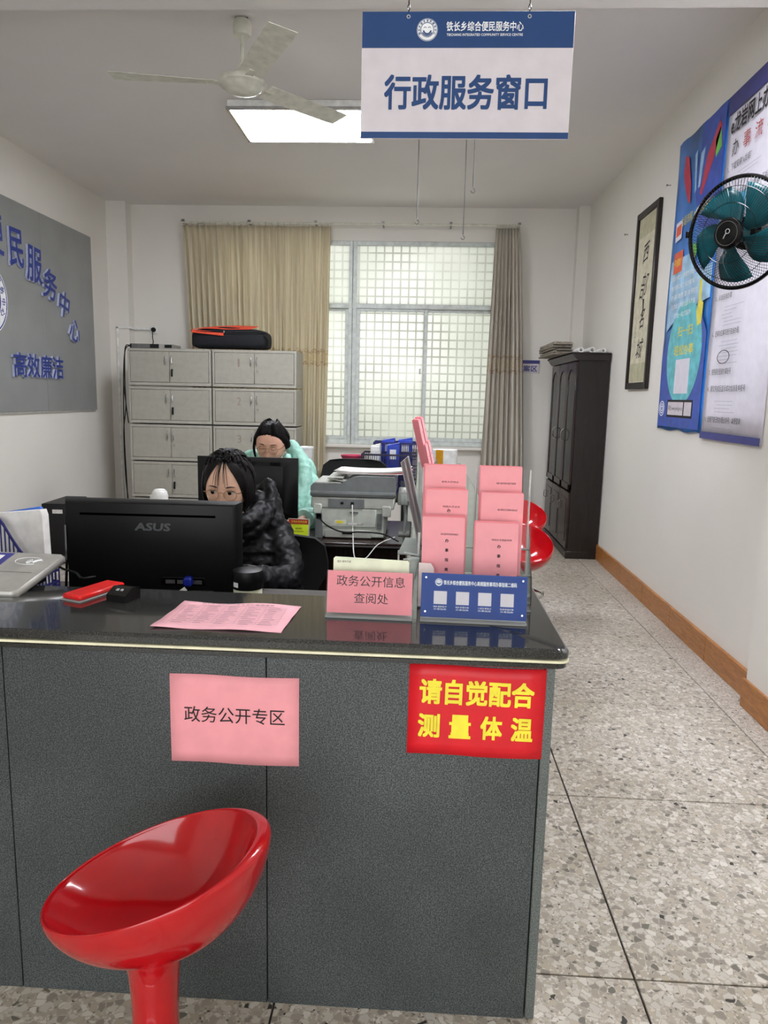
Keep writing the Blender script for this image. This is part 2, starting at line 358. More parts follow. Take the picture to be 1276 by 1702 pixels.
def txt_mb(s, w=None, h=.02, y=-.001, x=0, z=0, bold=0, ext=0, rot=0, align='C', skew=0, res=2):
    """lettering facing -y, its box w by h (w None keeps proportion) centred on x, z; returns an MB"""
    c = bpy.data.curves.new('t', 'FONT'); c.body = s; c.size = 1; c.offset = min(bold, 0); c.resolution_u = res; c.extrude = ext
    o = bpy.data.objects.new('t', c); COL.objects.link(o)
    dg = bpy.context.evaluated_depsgraph_get(); dg.update()
    me = bpy.data.meshes.new_from_object(o.evaluated_get(dg)); bpy.data.objects.remove(o); bpy.data.curves.remove(c)
    mb = MB(); vs = [v.co.copy() for v in me.vertices]
    if not vs: return mb
    x0 = min(v.x for v in vs); x1 = max(v.x for v in vs); y0 = min(v.y for v in vs); y1 = max(v.y for v in vs)
    sy = h/(y1-y0); sx = sy if w is None else w/(x1-x0)
    ca, sa = math.cos(rot), math.sin(rot); out = []
    for v in vs:
        px = (v.x-(x0+x1)/2 if align == 'C' else v.x-x0)*sx; pz = (v.y-(y0+y1)/2)*sy; px += pz*skew
        out.append((x+px*ca-pz*sa, y-v.z, z+px*sa+pz*ca))
    F = [tuple(p.vertices) for p in me.polygons]; bpy.data.meshes.remove(me)
    if bold > 0:                                                     # heavier strokes: the outline struck several times, slightly shifted
        b = bold*sy*1.15; bx = bold*sx*1.15
        for q, (dx, dz) in enumerate(((1, 1), (1, -1), (-1, 1), (-1, -1), (0, 1), (1, 0), (-1, 0), (0, -1))): mb.add([(p[0]+dx*bx*(1-.035*q), p[1]+q*2e-5+ext*q*.02, p[2]+dz*b*(1-.03*q)) for p in out], F)
    else: mb.add(out, F)
    return mb
def text(s, parent, m, name='lettering', **k):
    mb = txt_mb(s, **k)
    me = bpy.data.meshes.new(name); me.from_pydata(mb.v, [], mb.f)
    return obj(name, me, m, parent, sm=False)
def texts(items, parent, m, name='lettering'):
    mb = MB()
    for s, k in items:
        t = txt_mb(s, **k); mb.add(t.v, t.f)
    me = bpy.data.meshes.new(name); me.from_pydata(mb.v, [], mb.f)
    return obj(name, me, m, parent, sm=False)
def disc_pts(r, n=40, cx=0, cz=0, sx=1): return [(cx+sx*r*math.cos(2*PI*k/n), cz+r*math.sin(2*PI*k/n)) for k in range(n)]
def ring_mb(mb, r0, r1, y0, y1, cx=0, cz=0, a0=0, a1=2*PI, n=40, sx=1):
    full = abs(a1-a0-2*PI) < 1e-6; rs = []
    for k in range(n+(0 if full else 1)):
        a = a0+(a1-a0)*k/n; c, s = math.cos(a)*sx, math.sin(a)
        rs.append([(cx+r0*c, y0, cz+r0*s), (cx+r1*c, y0, cz+r1*s), (cx+r1*c, y1, cz+r1*s), (cx+r0*c, y1, cz+r0*s)])
    if full: rs.append(rs[0]); return mb.rings(rs, True, False)
    return mb.rings(rs)
def emblem(parent, r, cx, cz, y, main, white):
    """round badge: white rim, ring of small characters, smiling arc"""
    a = obj('emblem', MB().prism(disc_pts(r, 48, cx, cz), y, y-.0008), white, parent)
    mb = MB(); ring_mb(mb, r*.93, r*.97, y-.0008, y-.0012, cx, cz); ring_mb(mb, r*.60, r*.66, y-.0008, y-.0012, cx, cz)
    ring_mb(mb, r*.28, r*.42, y-.0008, y-.0012, cx, cz-.02*r, PI*1.04, PI*1.96, 20)
    ring_mb(mb, r*.46, r*.56, y-.0008, y-.0012, cx, cz, PI*1.15, PI*1.85, 20)
    for sx in (-1, 1): ring_mb(mb, r*.10, r*.15, y-.0008, y-.0012, cx+sx*r*.2, cz+r*.12, .3, PI-.3, 8)
    for k, ch in enumerate('铁长乡综合便民服务中心'):
        an = R(205-k*23)
        t = txt_mb(ch, h=r*.2, y=y-.0012, x=cx+r*.79*math.cos(an), z=cz+r*.79*math.sin(an), bold=.02, rot=an-PI/2, res=1)
        mb.add(t.v, t.f)
    me = bpy.data.meshes.new('emblem_print'); me.from_pydata(mb.v, [], mb.f)
    obj('emblem_print', me, main, a, sm=False)
    return a
def cat_spline(P, n=8):
    P = [Vector(p) for p in P]; out = []
    Q = [2*P[0]-P[1]]+P+[2*P[-1]-P[-2]]
    for i in range(1, len(Q)-2):
        for k in range(n):
            t = k/n; a, b, c, d = Q[i-1], Q[i], Q[i+1], Q[i+2]
            out.append(.5*((2*b)+(c-a)*t+(2*a-5*b+4*c-d)*t*t+(3*b-a-3*c+d)*t**3))
    out.append(P[-1]); return out

# ------------------------------------------------------------------ the room
XL, XR, YB, YF, ZC = -3.45, 1.69, 8.1, -2.0, 3.47
def building():
    f = struct('floor', box(XL-.2, YF, -.2, XR+.2, YB+.2, -.012), M['grout'])
    xs = [XL-.05]+[.593-.91*k for k in range(4, 0, -1)]+[.593, 1.505, XR+.02]
    ys = [YF]; y = 1.674-.868*4
    while y < YB+.5:
        if y > YF+.1: ys.append(y)
        y += .868
    ys[-1] = YB+.02; cache = {}
    for i in range(len(xs)-1):
        for j in range(len(ys)-1):
            wx, wy = round(xs[i+1]-xs[i], 3), round(ys[j+1]-ys[j], 3); fine = i == len(xs)-2
            k = (wx, wy, fine)
            if k not in cache:
                me = MB().box(-wx/2+.0028, -wy/2+.0028, -.012, wx/2-.0028, wy/2-.0028, 0, .0015).mesh('tile')
                me.materials.append(M['floorfine' if fine else 'floor']); cache[k] = me
            o = bpy.data.objects.new('tile', cache[k]); COL.objects.link(o); o.parent = f
            o.location = ((xs[i]+xs[i+1])/2, (ys[j]+ys[j+1])/2, rnd.uniform(-.0006, 0))
    struct('ceiling', box(XL-.2, YF, ZC, XR+.2, YB+.2, ZC+.2), M['ceil'])
    struct('wall_left', box(XL-.2, YF, 0, XL, YB, ZC), M['wall'])
    struct('wall_right', box(XR, YF, 0, XR+.2, YB, ZC), M['wall'])
    wx0, wx1, wz0, wz1 = -2.34, .82, .93, 3.12
    b = MB()
    b.box(XL-.2, YB, 0, wx0, YB+.22, ZC); b.box(wx1, YB, 0, XR+.2, YB+.22, ZC)
    b.box(wx0, YB, 0, wx1, YB+.22, wz0); b.box(wx0, YB, wz1, wx1, YB+.22, ZC)
    struct('wall_back', b, M['wall'])
    b = MB(); b.box(XL-.2, YF-.2, 0, -2.2, YF, ZC); b.box(1.0, YF-.2, 0, XR+.2, YF, ZC); b.box(-2.2, YF-.2, 2.75, 1.0, YF, ZC)
    struct('wall_front', b, M['wall'])
    struct('trim_1', box(XL, 7.95, 0, -3.23, YB, ZC), M['wall'])            # corner column, left
    struct('trim_2', box(1.575, 7.98, 0, XR, YB, ZC), M['wall'])            # corner column, right
    struct('trim_3', box(1.628, 2.6, 0, XR, 3.44, ZC), M['wall'])           # pilaster, near right
    struct('trim_4', MB().box(XL, 3.45, 3.265, XR, 3.7, ZC), M['ceil'])     # ceiling beam
    sk = struct('baseboard_right', box(1.6745, 3.44, 0, XR, 6.74, .142), M['skirt'])
    yy = 3.46
    for k in range(6):
        y1 = min(yy+.6, 6.7)
        if y1-yy > .05: obj('baseboard_tile', MB().box(1.668, yy, 0, 1.6755, y1-.003, .143, .002), M['skirt'], sk)
        yy += .6
    obj('baseboard_tile', MB().box(1.614, 2.98, 0, 1.629, 3.455, .143, .002), M['skirt'], sk)
    obj('baseboard_tile', MB().box(1.614, 2.6, 0, 1.629, 2.977, .143, .002), M['skirt'], sk)
    struct('baseboard_left', MB().box(XL, 0, 0, XL+.014, 7.95, .142, .002), M['skirt'])
    struct('ground_outside', box(-5, 8.4, -.3, 4, 12, -.2), M['floorb'])
    # window
    W = struct('window_1', MB().box(wx0, 8.10, wz0, wx0+.045, 8.17, wz1, .004).box(wx1-.045, 8.10, wz0, wx1, 8.17, wz1, .004)
               .box(wx0, 8.10, wz1-.045, wx1, 8.17, wz1, .004).box(wx0, 8.10, wz0, wx1, 8.17, wz0+.05, .004), M['frame'])
    tz0, tz1 = 2.415, 2.465
    for k, mx in enumerate((-.79,)):
        obj('mullion', MB().box(mx-.042, 8.085, wz0, mx-.004, 8.17, wz1, .004).box(mx, 8.09, wz0, mx+.042, 8.17, wz1, .004), M['frame'], W)
    obj('transom', MB().box(wx0+.04, 8.092, tz0, wx1-.04, 8.17, tz1, .004), M['frame'], W)
    for a, b_ in ((wx0+.045, -.834), (-.746, wx1-.045)):
        p = obj('pane', box(a, 8.13, tz1, b_, 8.138, wz1-.045), M['glassf'], W)
        mid = (a+b_)/2+.0
        for q, (s0, s1, yo) in enumerate(((a, mid+.022, 0), (mid-.022, b_, .022))):
            fr = MB(); y0 = 8.108+yo
            fr.box(s0, y0, wz0+.05, s0+.038, y0+.02, tz0, .003).box(s1-.038, y0, wz0+.05, s1, y0+.02, tz0, .003)
            fr.box(s0+.038, y0, wz0+.05, s1-.038, y0+.02, wz0+.09, .003).box(s0+.038, y0, tz0-.03, s1-.038, y0+.02, tz0, .003)
            s = obj('sash', fr, M['frame'], W)
            obj('sash_glass', box(s0+.038, y0+.007, wz0+.09, s1-.038, y0+.013, tz0-.03), M['glassf'], s)
    obj('window_latch', MB().box(-.045, 8.10, 1.72, -.028, 8.108, 1.78, .003), M['nickel'], W)
    obj('window_sill', MB().box(wx0-.04, 8.03, wz0-.035, wx1+.04, 8.115, wz0, .005), M['wall'], W)
building()

# ------------------------------------------------------------------ curtains
def curtain(name, label, x0t, x1t, x0b, x1b, ztop, zbot, folds, m, y, amp=.035, seed=0):
    rr = random.Random(seed); nx, nz = folds*10, 26
    ph = [rr.uniform(-.5, .5) for _ in range(folds+2)]; am = [rr.uniform(.55, 1.25) for _ in range(folds+2)]
    vs, fs = [], []
    for j in range(nz+1):
        t = j/nz; z = ztop-(ztop-zbot)*t; a, b = x0t+(x0b-x0t)*t**.8, x1t+(x1b-x1t)*t**.8
        for i in range(nx+1):
            s = i/nx; k = s*folds; i0 = int(k)
            w = am[min(i0, folds)]*(1-(k-i0))+am[min(i0+1, folds+1)]*(k-i0); p = ph[min(i0, folds)]*(1-(k-i0))+ph[min(i0+1, folds+1)]*(k-i0)
            g = amp*w*(.45+.55*min(1, t*3))
            yy = math.sin(2*PI*k+p*t*2.5)*g+.3*g*math.sin(4*PI*k+p*4)
            xx = a+(b-a)*s+.012*math.sin(2*PI*k*2+j*.15)*t
            vs.append((xx, y+yy, z-ztop))
    for j in range(nz):
        for i in range(nx):
            q = j*(nx+1)+i; fs.append((q, q+1, q+nx+2, q+nx+1))
    me = bpy.data.meshes.new(name); me.from_pydata(vs, [], fs)
    for p in me.polygons: p.use_smooth = True
    t = thing(name, label, 'curtain', (0, 0, ztop))
    o = obj('cloth', me, m, t, sm=False); md = o.modifiers.new('thick', 'SOLIDIFY'); md.thickness = .0015
    hb = MB()
    for i in range(folds):
        x = x0t+(x1t-x0t)*(i+.5)/folds; hb.box(x-.006, y-.012, -.002, x+.006, y+.006, .035)
    obj('curtain_hooks', hb, M['curr'], t, kind='stuff')
curtain('curtain', 'cream pleated curtain drawn over the left half of window, behind the grey cabinets', -2.62, -1.02, -2.5, -1.06, 3.235, .55, 24, M['curl'], 7.965, .028, 3)
curtain('curtain', 'beige gathered curtain hanging to the right of the window', .72, .965, .66, 1.16, 3.235, .12, 8, M['curr'], 7.965, .04, 5)
t = thing('curtain_rod', 'thin white curtain rod running above the window', 'curtain rod', (-2.65, 7.965, 3.262))
obj('rail', MB().tube([(0, 0, 0), (3.65, 0, .004)], .011, 8), M['offw'], t)
for k in range(6):
    obj('bracket', MB().box(.03+k*.715, -.006, -.01, .045+k*.715, .135, .006).box(.022+k*.715, -.012, .006, .052+k*.715, .012, .03), M['nickel'], t)

# ------------------------------------------------------------------ ceiling lamp, ceiling fan, hooks
def ceiling_light(label, x0, x1, y0, y1):
    t = thing('ceiling_light', label, 'ceiling lamp', ((x0+x1)/2, (y0+y1)/2, ZC)); a, b = (x1-x0)/2, (y1-y0)/2
    obj('lamp_housing', MB().box(-a, -b, -.05, a, b, 0, .012), M['white'], t)
    f = MB()
    f.box(-a-.006, -b-.006, -.068, a+.006, -b+.018, -.046, .004).box(-a-.006, b-.018, -.068, a+.006, b+.006, -.046, .004)
    f.box(-a-.006, -b+.018, -.068, -a+.018, b-.018, -.046, .004).box(a-.018, -b+.018, -.068, a+.006, b-.018, -.046, .004)
    obj('lamp_frame', f, M['chrome'], t)
    obj('diffuser', MB().box(-a+.018, -b+.018, -.072, a-.018, b-.018, -.05, .008), M['lamp'], t)
ceiling_light('bright rectangular ceiling lamp lit behind the ceiling fan and the hanging sign', -1.41, -.43, 5.28, 5.93)
ceiling_light('second rectangular ceiling lamp overhead above the near right wall', .45, 1.35, 2.5, 3.2)

def ceiling_fan():
    t = thing('ceiling_fan', 'off-white three-bladed ceiling fan on a short rod', 'ceiling fan', (-1.035, 4.22, ZC))
    obj('canopy', MB().lathe([(.03, 0), (.045, 0), (.05, -.02), (.05, -.06), (.044, -.075), (.0, -.076)][::-1], 24, (0, 0, -.01)), M['offw'], t)
    obj('hanger', MB().box(-.035, -.02, -.015, .035, .02, 0), M['black'], t)
    obj('down_rod', MB().lathe([(.012, -.26), (.012, -.08)], 14), M['offw'], t)
    obj('lower_cup', MB().lathe([(.024, -.30), (.028, -.29), (.026, -.235), (.02, -.23)], 18), M['offw'], t)
    obj('motor', MB().lathe([(0, -.378), (.05, -.374), (.088, -.362), (.104, -.348), (.108, -.342), (.128, -.336), (.131, -.322), (.124, -.308), (.085, -.296), (.03, -.29), (0, -.29)], 40), M['offw'], t)
    for ang in (187, 48, -52):
        pass
    tips = [(-.706, -.107), (.44, .47), (.425, -.76)]
    for tx, ty in tips:
        an = math.atan2(ty, tx); L = .70
        br = obj('blade', MB().add(*blade(L)), M['offw'], t); br.rotation_euler = (0, 0, an); br.location = (0, 0, -.325)
        arm = obj('blade_arm', MB().box(.10, -.022, -.004, .20, .022, .002, .002).lathe([(.006, .0), (.006, .006)], 8, (.165, .01, 0)).lathe([(.006, 0), (.006, .006)], 8, (.165, -.01, 0)), M['offw'], br)
def blade(L):
    vs = []; fs = []
    n = 10
    for i in range(n+1):
        s = i/n; x = .15+(L-.15)*s; wd = .062+.014*s; tw = -R(13-7*s)
        if i == n: wd *= .93
        for yy, zz in ((-wd, 0), (wd, 0)):
            for dz in (-.0012, .0012):
                vs.append((x, yy*math.cos(tw), yy*math.sin(tw)+dz-.004*(1-(yy/wd)**2)))
    for i in range(n):
        o = i*4
        fs += [(o, o+4, o+6, o+2), (o+1, o+3, o+7, o+5), (o, o+1, o+5, o+4), (o+2, o+6, o+7, o+3)]
    fs += [(0, 2, 3, 1), (n*4, n*4+1, n*4+3, n*4+2)]
    return vs, fs
ceiling_fan()

def hook_rod(label, x, y, ztop, zbot):
    t = thing('hanging_wire', label, 'wire', (x, y, ztop), group=None)
    obj('wire', MB().tube([(0, 0, 0), (0, 0, zbot-ztop+.02)], .004, 6), M['nickel'], t)
    obj('hook', MB().tube([(.012*math.sin(a), 0, zbot-ztop+.012*math.cos(a)-.0) for a in [R(k) for k in range(0, 300, 30)]], .003, 6), M['nickel'], t)
hook_rod('long thin hanging wire with a hook, left of the two under the sign', -.065, 4.6, ZC, 2.52)
hook_rod('shorter thin hanging wire ending above the others, furthest right under the sign', .255, 4.4, ZC, 2.65)
hook_rod('long thin hanging wire with a hook, in front of the window right pane', .255, 5.4, ZC, 2.60)

def hanging_sign():
    t = thing('hanging_sign', 'blue and white service window sign hanging on two chains', 'sign', (.095, 2.2, 2.365))
    w, h = .295, .166
    obj('sign_board', MB().box(-w, 0, -h, w, .006, h, .001), M['sgrey'], t)
    obj('blue_band', MB().box(-w+.001, -.0007, .072, w-.001, 0, h-.001), M['sblue'], t)
    obj('blue_band', MB().box(-w+.001, -.0007, -h+.001, w-.001, 0, -h+.018), M['sblue'], t)
    text('行政服务窗口', t, M['sblue'], w=.455, h=.088, z=-.043, y=-.001, bold=.022, res=4)
    text('铁长乡综合便民服务中心', t, M['prw'], w=.213, h=.0245, x=.048, z=.127, y=-.0012, bold=.012)
    text('TIECHANG INTEGRATED COMMUNITY SERVICE CENTRE', t, M['prw'], w=.211, h=.0065, x=.048, z=.1055, y=-.0012, bold=.008)
    emblem(t, .029, -.112, .118, -.0009, M['sblue'], M['prw'])
    for sx in (-.165, .17):
        mb = MB(); z = h-.014
        while z < ZC-2.37:
            mb.tube([(sx+.0035*math.cos(a)*(1 if int(z*100) % 2 else .2), .003+.0035*math.cos(a)*(.2 if int(z*100) % 2 else 1), z+.0075*math.sin(a)) for a in [2*PI*k/8 for k in range(9)]], .0011, 4, caps=False); z += .0125
        obj('chain', mb, M['blackg'], t)
        obj('eyelet', ring_mb(MB(), .003, .0055, -.0012, .0, sx, h-.014, n=14), M['chrome'], t)
hanging_sign()

# ------------------------------------------------------------------ left wall board
def wall_board():
    t = thing('wall_board', 'large grey board on the left wall with raised blue characters', 'sign board', (XL, 4.3, 2.13), PI/2)
    # local x runs along +Y world, front -y
    L0, L1, H0, H1 = -2.2, 3.19, -.86, .87
    obj('board_panel', MB().box(L0, -.035, H0, 2.19, 0, H1, .002), M['board'], t)
    obj('board_panel', MB().box(2.193, -.035, H0, L1, 0, H1, .002), M['board'], t)
    obj('board_edge', MB().box(L0, -.022, H0-.012, L1+.012, 0, H0), M['white'], t)
    obj('board_edge', MB().box(L1, -.022, H0, L1+.012, 0, H1), M['white'], t)
    return t
WBD = wall_board()
def raised(ch, x, z, h, w, rot, bold=.014):
    mb = txt_mb(ch, w=w, h=h, x=0, z=0, y=0, bold=bold, ext=.010, rot=rot, res=3)
    fr = MB().add([(v[0], v[1]*1.0, v[2]) for v in mb.v], mb.f)
    me = bpy.data.meshes.new('letter'); me.from_pydata(fr.v, [], fr.f); me.materials.append(M['letb']); me.materials.append(M['lets'])
    for p in me.polygons: p.material_index = 0 if abs(p.normal.y) > .7 else 1
    o = bpy.data.objects.new('letter', me); COL.objects.link(o); o.parent = WBD; o.location = (x, -.049, z); return o

# ------------------------------------------------------------------ filing cabinets
def cabinet_unit(label, loc, keyed, numeral, group):
    W_, D_, H_ = .855, .40, .368
    t = thing('file_cabinet', label, 'cabinet', loc, 0, group)
    b = MB(); b.box(0, .018, 0, W_, D_, .022, .002).box(0, .018, H_-.018, W_, D_, H_, .002).box(0, .018, .022, .02, D_, H_-.018, .002).box(W_-.02, .018, .022, W_, D_, H_-.018, .002).box(0, D_-.012, .02, W_, D_, H_-.01)
    b.box(0, 0, 0, W_, .02, .03, .002).box(0, 0, H_-.026, W_, .02, H_, .002).box(0, 0, .03, .022, .02, H_-.026, .002).box(W_-.022, 0, .03, W_, .02, H_-.026, .002)
    b.box(.02, .03, .02, W_-.02, .034, H_-.02)
    obj('body', b, M['steel'], t)
    for k, (a, c) in enumerate(((.025, .427), (.43, W_-.025))):
        d = obj('door', MB().box(a, -.001, .033, c, .018, H_-.029, .003), M['steel2'], t)
        hx = c-.03 if k == 0 else a+.03
        obj('handle', MB().tube([(hx, -.003, .30), (hx, -.02, .29), (hx+.003*(1-2*k), -.022, .26), (hx, -.02, .225), (hx, -.003, .215)], [.004, .006, .0065, .006, .004], 8), M['chrome'], d)
        obj('handle_plate', MB().box(hx-.011, -.003, .20, hx+.011, -.001, .312, .001), M['steel'], d)
        if k == 1:
            lk = obj('lock', MB().lathe([(.008, -.008), (.008, 0)], 14, (hx, 0, .158), 'y'), M['nickel'], d)
            if keyed: obj('key', MB().box(hx-.006, -.03, .115, hx+.006, -.008, .165, .001).box(hx-.010, -.024, .09, hx+.008, -.014, .125, .002), M['black'], d)
        elif numeral:
            text(numeral, d, M['numeral'], name='numeral', w=.02 if numeral == '1' else .042, h=.08, x=.27, z=.24, y=-.0025, res=3)
    return t
lv = ['top', 'second', 'third', 'fourth', 'bottom']
for k in range(5):
    z = 1.911-.3822*(k+1)
    cabinet_unit(f'grey steel two-door cabinet, {lv[k]} of the left-hand stack'+(' under the network switch' if k == 0 else ''), (-2.995, 7.3, z*.963+.045 if False else z), k in (0, 1, 3), None, 'grey steel filing cabinets stacked against the back wall')
    cabinet_unit(f'grey steel two-door cabinet, {lv[k]} of the right-hand stack'+(' under the black bag' if k == 0 else ''), (-2.125, 7.3, z), False, ['1', '2', '3', '4', '5'][k], 'grey steel filing cabinets stacked against the back wall')

def network_switch():
    t = thing('network_switch', 'slim silver network switch lying on the left cabinet stack', 'network switch', (-2.99, 7.36, 1.897))
    obj('case', MB().box(0, 0, .004, .44, .26, .046, .002), M['silver'], t)
    f = obj('front_panel', MB().box(0, -.004, .004, .30, 0, .046, .001), M['blackm'], t)
    mb = MB()
    for r in range(2):
        for k in range(12): mb.box(.02+k*.016, -.0055, .009+r*.018, .033+k*.016, -.004, .023+r*.018)
    obj('port', mb, M['nickel'], f, kind='stuff')
    obj('side_vent', MB().box(.36, -.005, .01, .435, -.003, .04), M['black'], t)
    for x in (.03, .41): obj('foot', MB().lathe([(.012, 0), (.012, .005)], 10, (x, .05, 0)), M['black'], t)
network_switch()

def black_bag():
    mb = MB(); rs = []
    for s, w, z0, z1 in [(0, .7, .02, .14), (.06, .95, .0, .19), (.2, 1, 0, .205), (.4, 1, 0, .225), (.62, 1, 0, .215), (.82, 1, 0, .2), (.95, .96, 0, .185), (1, .75, .02, .15)]:
        ring = []
        for k in range(16):
            a = 2*PI*k/16; c, sn = math.cos(a), math.sin(a)
            ring.append((s*.80, .17+w*.16*(abs(c)**.5)*(1 if c > 0 else -1)+.008*math.sin(9*s+k), (z0+z1)/2+(z1-z0)/2*(abs(sn)**.45)*(1 if sn > 0 else -1)))
        rs.append(ring)
    mb.rings(rs)
    t = thing('carry_bag', 'black zip bag with orange top panel on the cabinets', 'bag', (-2.37, 7.32, 1.913))
    me = mb.mesh('bag_body'); b = obj('bag_body', me, M['bag'], t); b.modifiers.new('s', 'SUBSURF').levels = 2; b.modifiers[0].render_levels = 2
    fl = MB(); n = 8
    pts0 = [(.03, .03, .185), (.2, .015, .192), (.4, .008, .185), (.62, .02, .19)]; top = [(.12, .16, .212), (.25, .17, .226), (.45, .17, .237), (.68, .15, .228)]
    vs = [Vector(p) for p in pts0+top]; fl.add(vs+[v+Vector((0, 0, .004)) for v in vs], [(0, 1, 5, 4), (1, 2, 6, 5), (2, 3, 7, 6), (8, 12, 13, 9), (9, 13, 14, 10), (10, 14, 15, 11)]+[(0, 4, 12, 8), (3, 11, 15, 7), (0, 8, 9, 1), (1, 9, 10, 2), (2, 10, 11, 3), (4, 5, 13, 12), (5, 6, 14, 13), (6, 7, 15, 14)])
    obj('orange_panel', fl, M['orange'], t)
    obj('side_panel', MB().add([(.03, .0, .15), (.36, -.004, .12), (.03, .012, .175), (.36, .0, .15), (.05, -.004, .15), (.36, -.008, .12), (.05, .008, .178), (.36, -.004, .155)], [(0, 1, 3, 2), (4, 6, 7, 5), (0, 4, 5, 1), (2, 3, 7, 6), (0, 2, 6, 4), (1, 5, 7, 3)]), M['orange'], t)
    obj('zip', MB().tube(cat_spline([(.02, .012, .168), (.2, -.004, .16), (.45, -.006, .155), (.7, .005, .16), (.78, .03, .16)]), .004, 6), M['black'], t)
    obj('zip_pull', MB().box(.36, -.014, .15, .374, -.008, .172, .002), M['chrome'], t)
    obj('strap', MB().tube(cat_spline([(.76, .02, .14), (.805, .0, .1), (.80, .0, .03), (.74, .01, .012)]), .012, 6, .3), M['black'], t)
black_bag()

def socket_and_pipe():
    t = thing('wall_socket', 'white wall socket with black plug above the cabinets', 'socket', (-3.01, YB, 2.145))
    obj('face_plate', MB().box(-.045, -.012, -.045, .045, 0, .045, .003), M['white'], t)
    obj('plug', MB().lathe([(.0, -.045), (.018, -.045), (.024, -.035), (.026, -.012)], 18, (0, 0, 0), 'y'), M['black'], t)
    obj('plug_cord', MB().tube(cat_spline([(0, -.04, -.01), (.006, -.07, -.08), (.01, -.08, -.16), (.02, -.35, -.2)]), .005, 6), M['black'], t)
    t = thing('cable_conduit', 'white cable conduit running down the corner left of the cabinets', 'conduit', (-3.36, 7.95, 0))
    obj('vertical_duct', MB().box(-.012, -.016, .15, .012, 0, 2.16, .003), M['white'], t)
    obj('horizontal_duct', MB().box(-.012, -.016, 2.14, .132, 0, 2.162, .003).box(.131, -.014, 2.14, .155, .135, 2.162).box(.155, .118, 2.14, .31, .15, 2.162, .003), M['white'], t)
    for k, (lab, pts) in enumerate((('black cable hanging down left of the cabinets, looping furthest out', [(-2.995, 7.4, 1.93), (-3.04, 7.36, 1.90), (-3.03, 7.3, 1.6), (-3.03, 7.3, 1.3), (-3.11, 7.42, 1.05), (-3.12, 7.45, .6), (-3.10, 7.45, .3), (-3.1, 7.45, .012)]),
                                    ('thinner black cable hanging closest to the left cabinet stack', [(-2.993, 7.45, 1.93), (-3.1, 7.5, 1.88), (-3.13, 7.5, 1.5), (-3.14, 7.5, 1.0), (-3.13, 7.5, .5), (-3.12, 7.5, .012)]),
                                    ('black cable end curling away from the cabinet side', [(-3.02, 7.28, 1.80), (-3.035, 7.28, 1.55), (-3.02, 7.28, 1.35), (-2.998, 7.28, 1.14)]))):
        tag(obj('cable', MB().tube(cat_spline(pts), .0055, 6), M['black']), lab, 'cable', 'black cables beside the cabinets')
socket_and_pipe()

# ------------------------------------------------------------------ dark bookcase at right
def bookcase():
    x0, x1, y0, y1, H = 1.385, 1.685, 6.70, 7.96, 1.86
    t = thing('bookcase', 'tall dark wooden bookcase with arched glass doors against the right wall', 'bookcase', (x0, y0, 0))
    w, L = x1-x0-.005, y1-y0
    b = MB(); b.box(.02, 0, .06, w, .022, H).box(.02, L-.022, .06, w, L, H).box(w-.012, .02, .06, w, L-.02, H).box(.02, .02, .06, w, L-.02, .09)
    obj('carcass', b, M['dwood'], t)
    obj('plinth', MB().box(.0, -.006, 0, w, L+.006, .07, .004), M['dwood'], t)
    cor = [(-.05, 1.90), (-.05, 1.885), (-.035, 1.875), (-.02, 1.85), (.0, 1.83), (w, 1.83), (w, 1.90)]
    obj('cornice', MB().prism(cor, -.02, L+.02, 'y').box(-.05, -.03, 1.885, w, L+.03, 1.90, .003), M['dwood'], t)
    for z in (.62, 1.05, 1.45): obj('shelf', MB().box(.04, .022, z, w-.012, L-.022, z+.018), M['dwood'], t)
    obj('files', MB().box(.08, .1, 1.07, w-.03, .5, 1.36).box(.08, .62, 1.07, w-.03, 1.1, 1.33).box(.08, .1, .64, w-.03, 1.05, .9), M['news'], t, kind='stuff')
    n = 3; dw = (L-.04)/n
    for k in range(n):
        a = .02+k*dw+.003; c = a+dw-.006
        f = MB()
        f.box(0, a, .64, .022, a+.05, 1.82, .003).box(0, c-.05, .64, .022, c, 1.82, .003).box(0, a, .64, .022, c, .70, .003)
        N = 8; aw = (c-a)/2-.05; cy = (a+c)/2; pts = [(a+.04, 1.82), (a+.04, 1.66)]+[(cy-aw*math.cos(PI*i/N), 1.66+.1*math.sin(PI*i/N)) for i in range(N+1)]+[(c-.04, 1.66), (c-.04, 1.82)]
        f.prism(pts, .001, .021, 'x')
        d = obj('glass_door', f, M['dwood2'], t)
        obj('door_glass', MB().box(.008, a+.045, .69, .012, c-.045, 1.77), M['glass'], d)
        obj('handle', MB().tube(cat_spline([(0, c-.025 if k != 2 else a+.025, 1.2), (-.025, c-.025 if k != 2 else a+.025, 1.18), (-.03, c-.025 if k != 2 else a+.025, 1.14), (-.025, c-.025 if k != 2 else a+.025, 1.1), (0, c-.025 if k != 2 else a+.025, 1.08)]), .005, 8), M['chrome'], d)
        d = obj('door', MB().box(0, a, .09, .022, c, .62, .003).box(-.004, a+.06, .15, .001, c-.06, .56, .003), M['dwood2'], t)
        obj('handle', MB().tube([(0, c-.03, .5), (-.02, c-.03, .49), (-.02, c-.03, .43), (0, c-.03, .42)], .004, 8), M['chrome'], d)
    return t
bookcase()
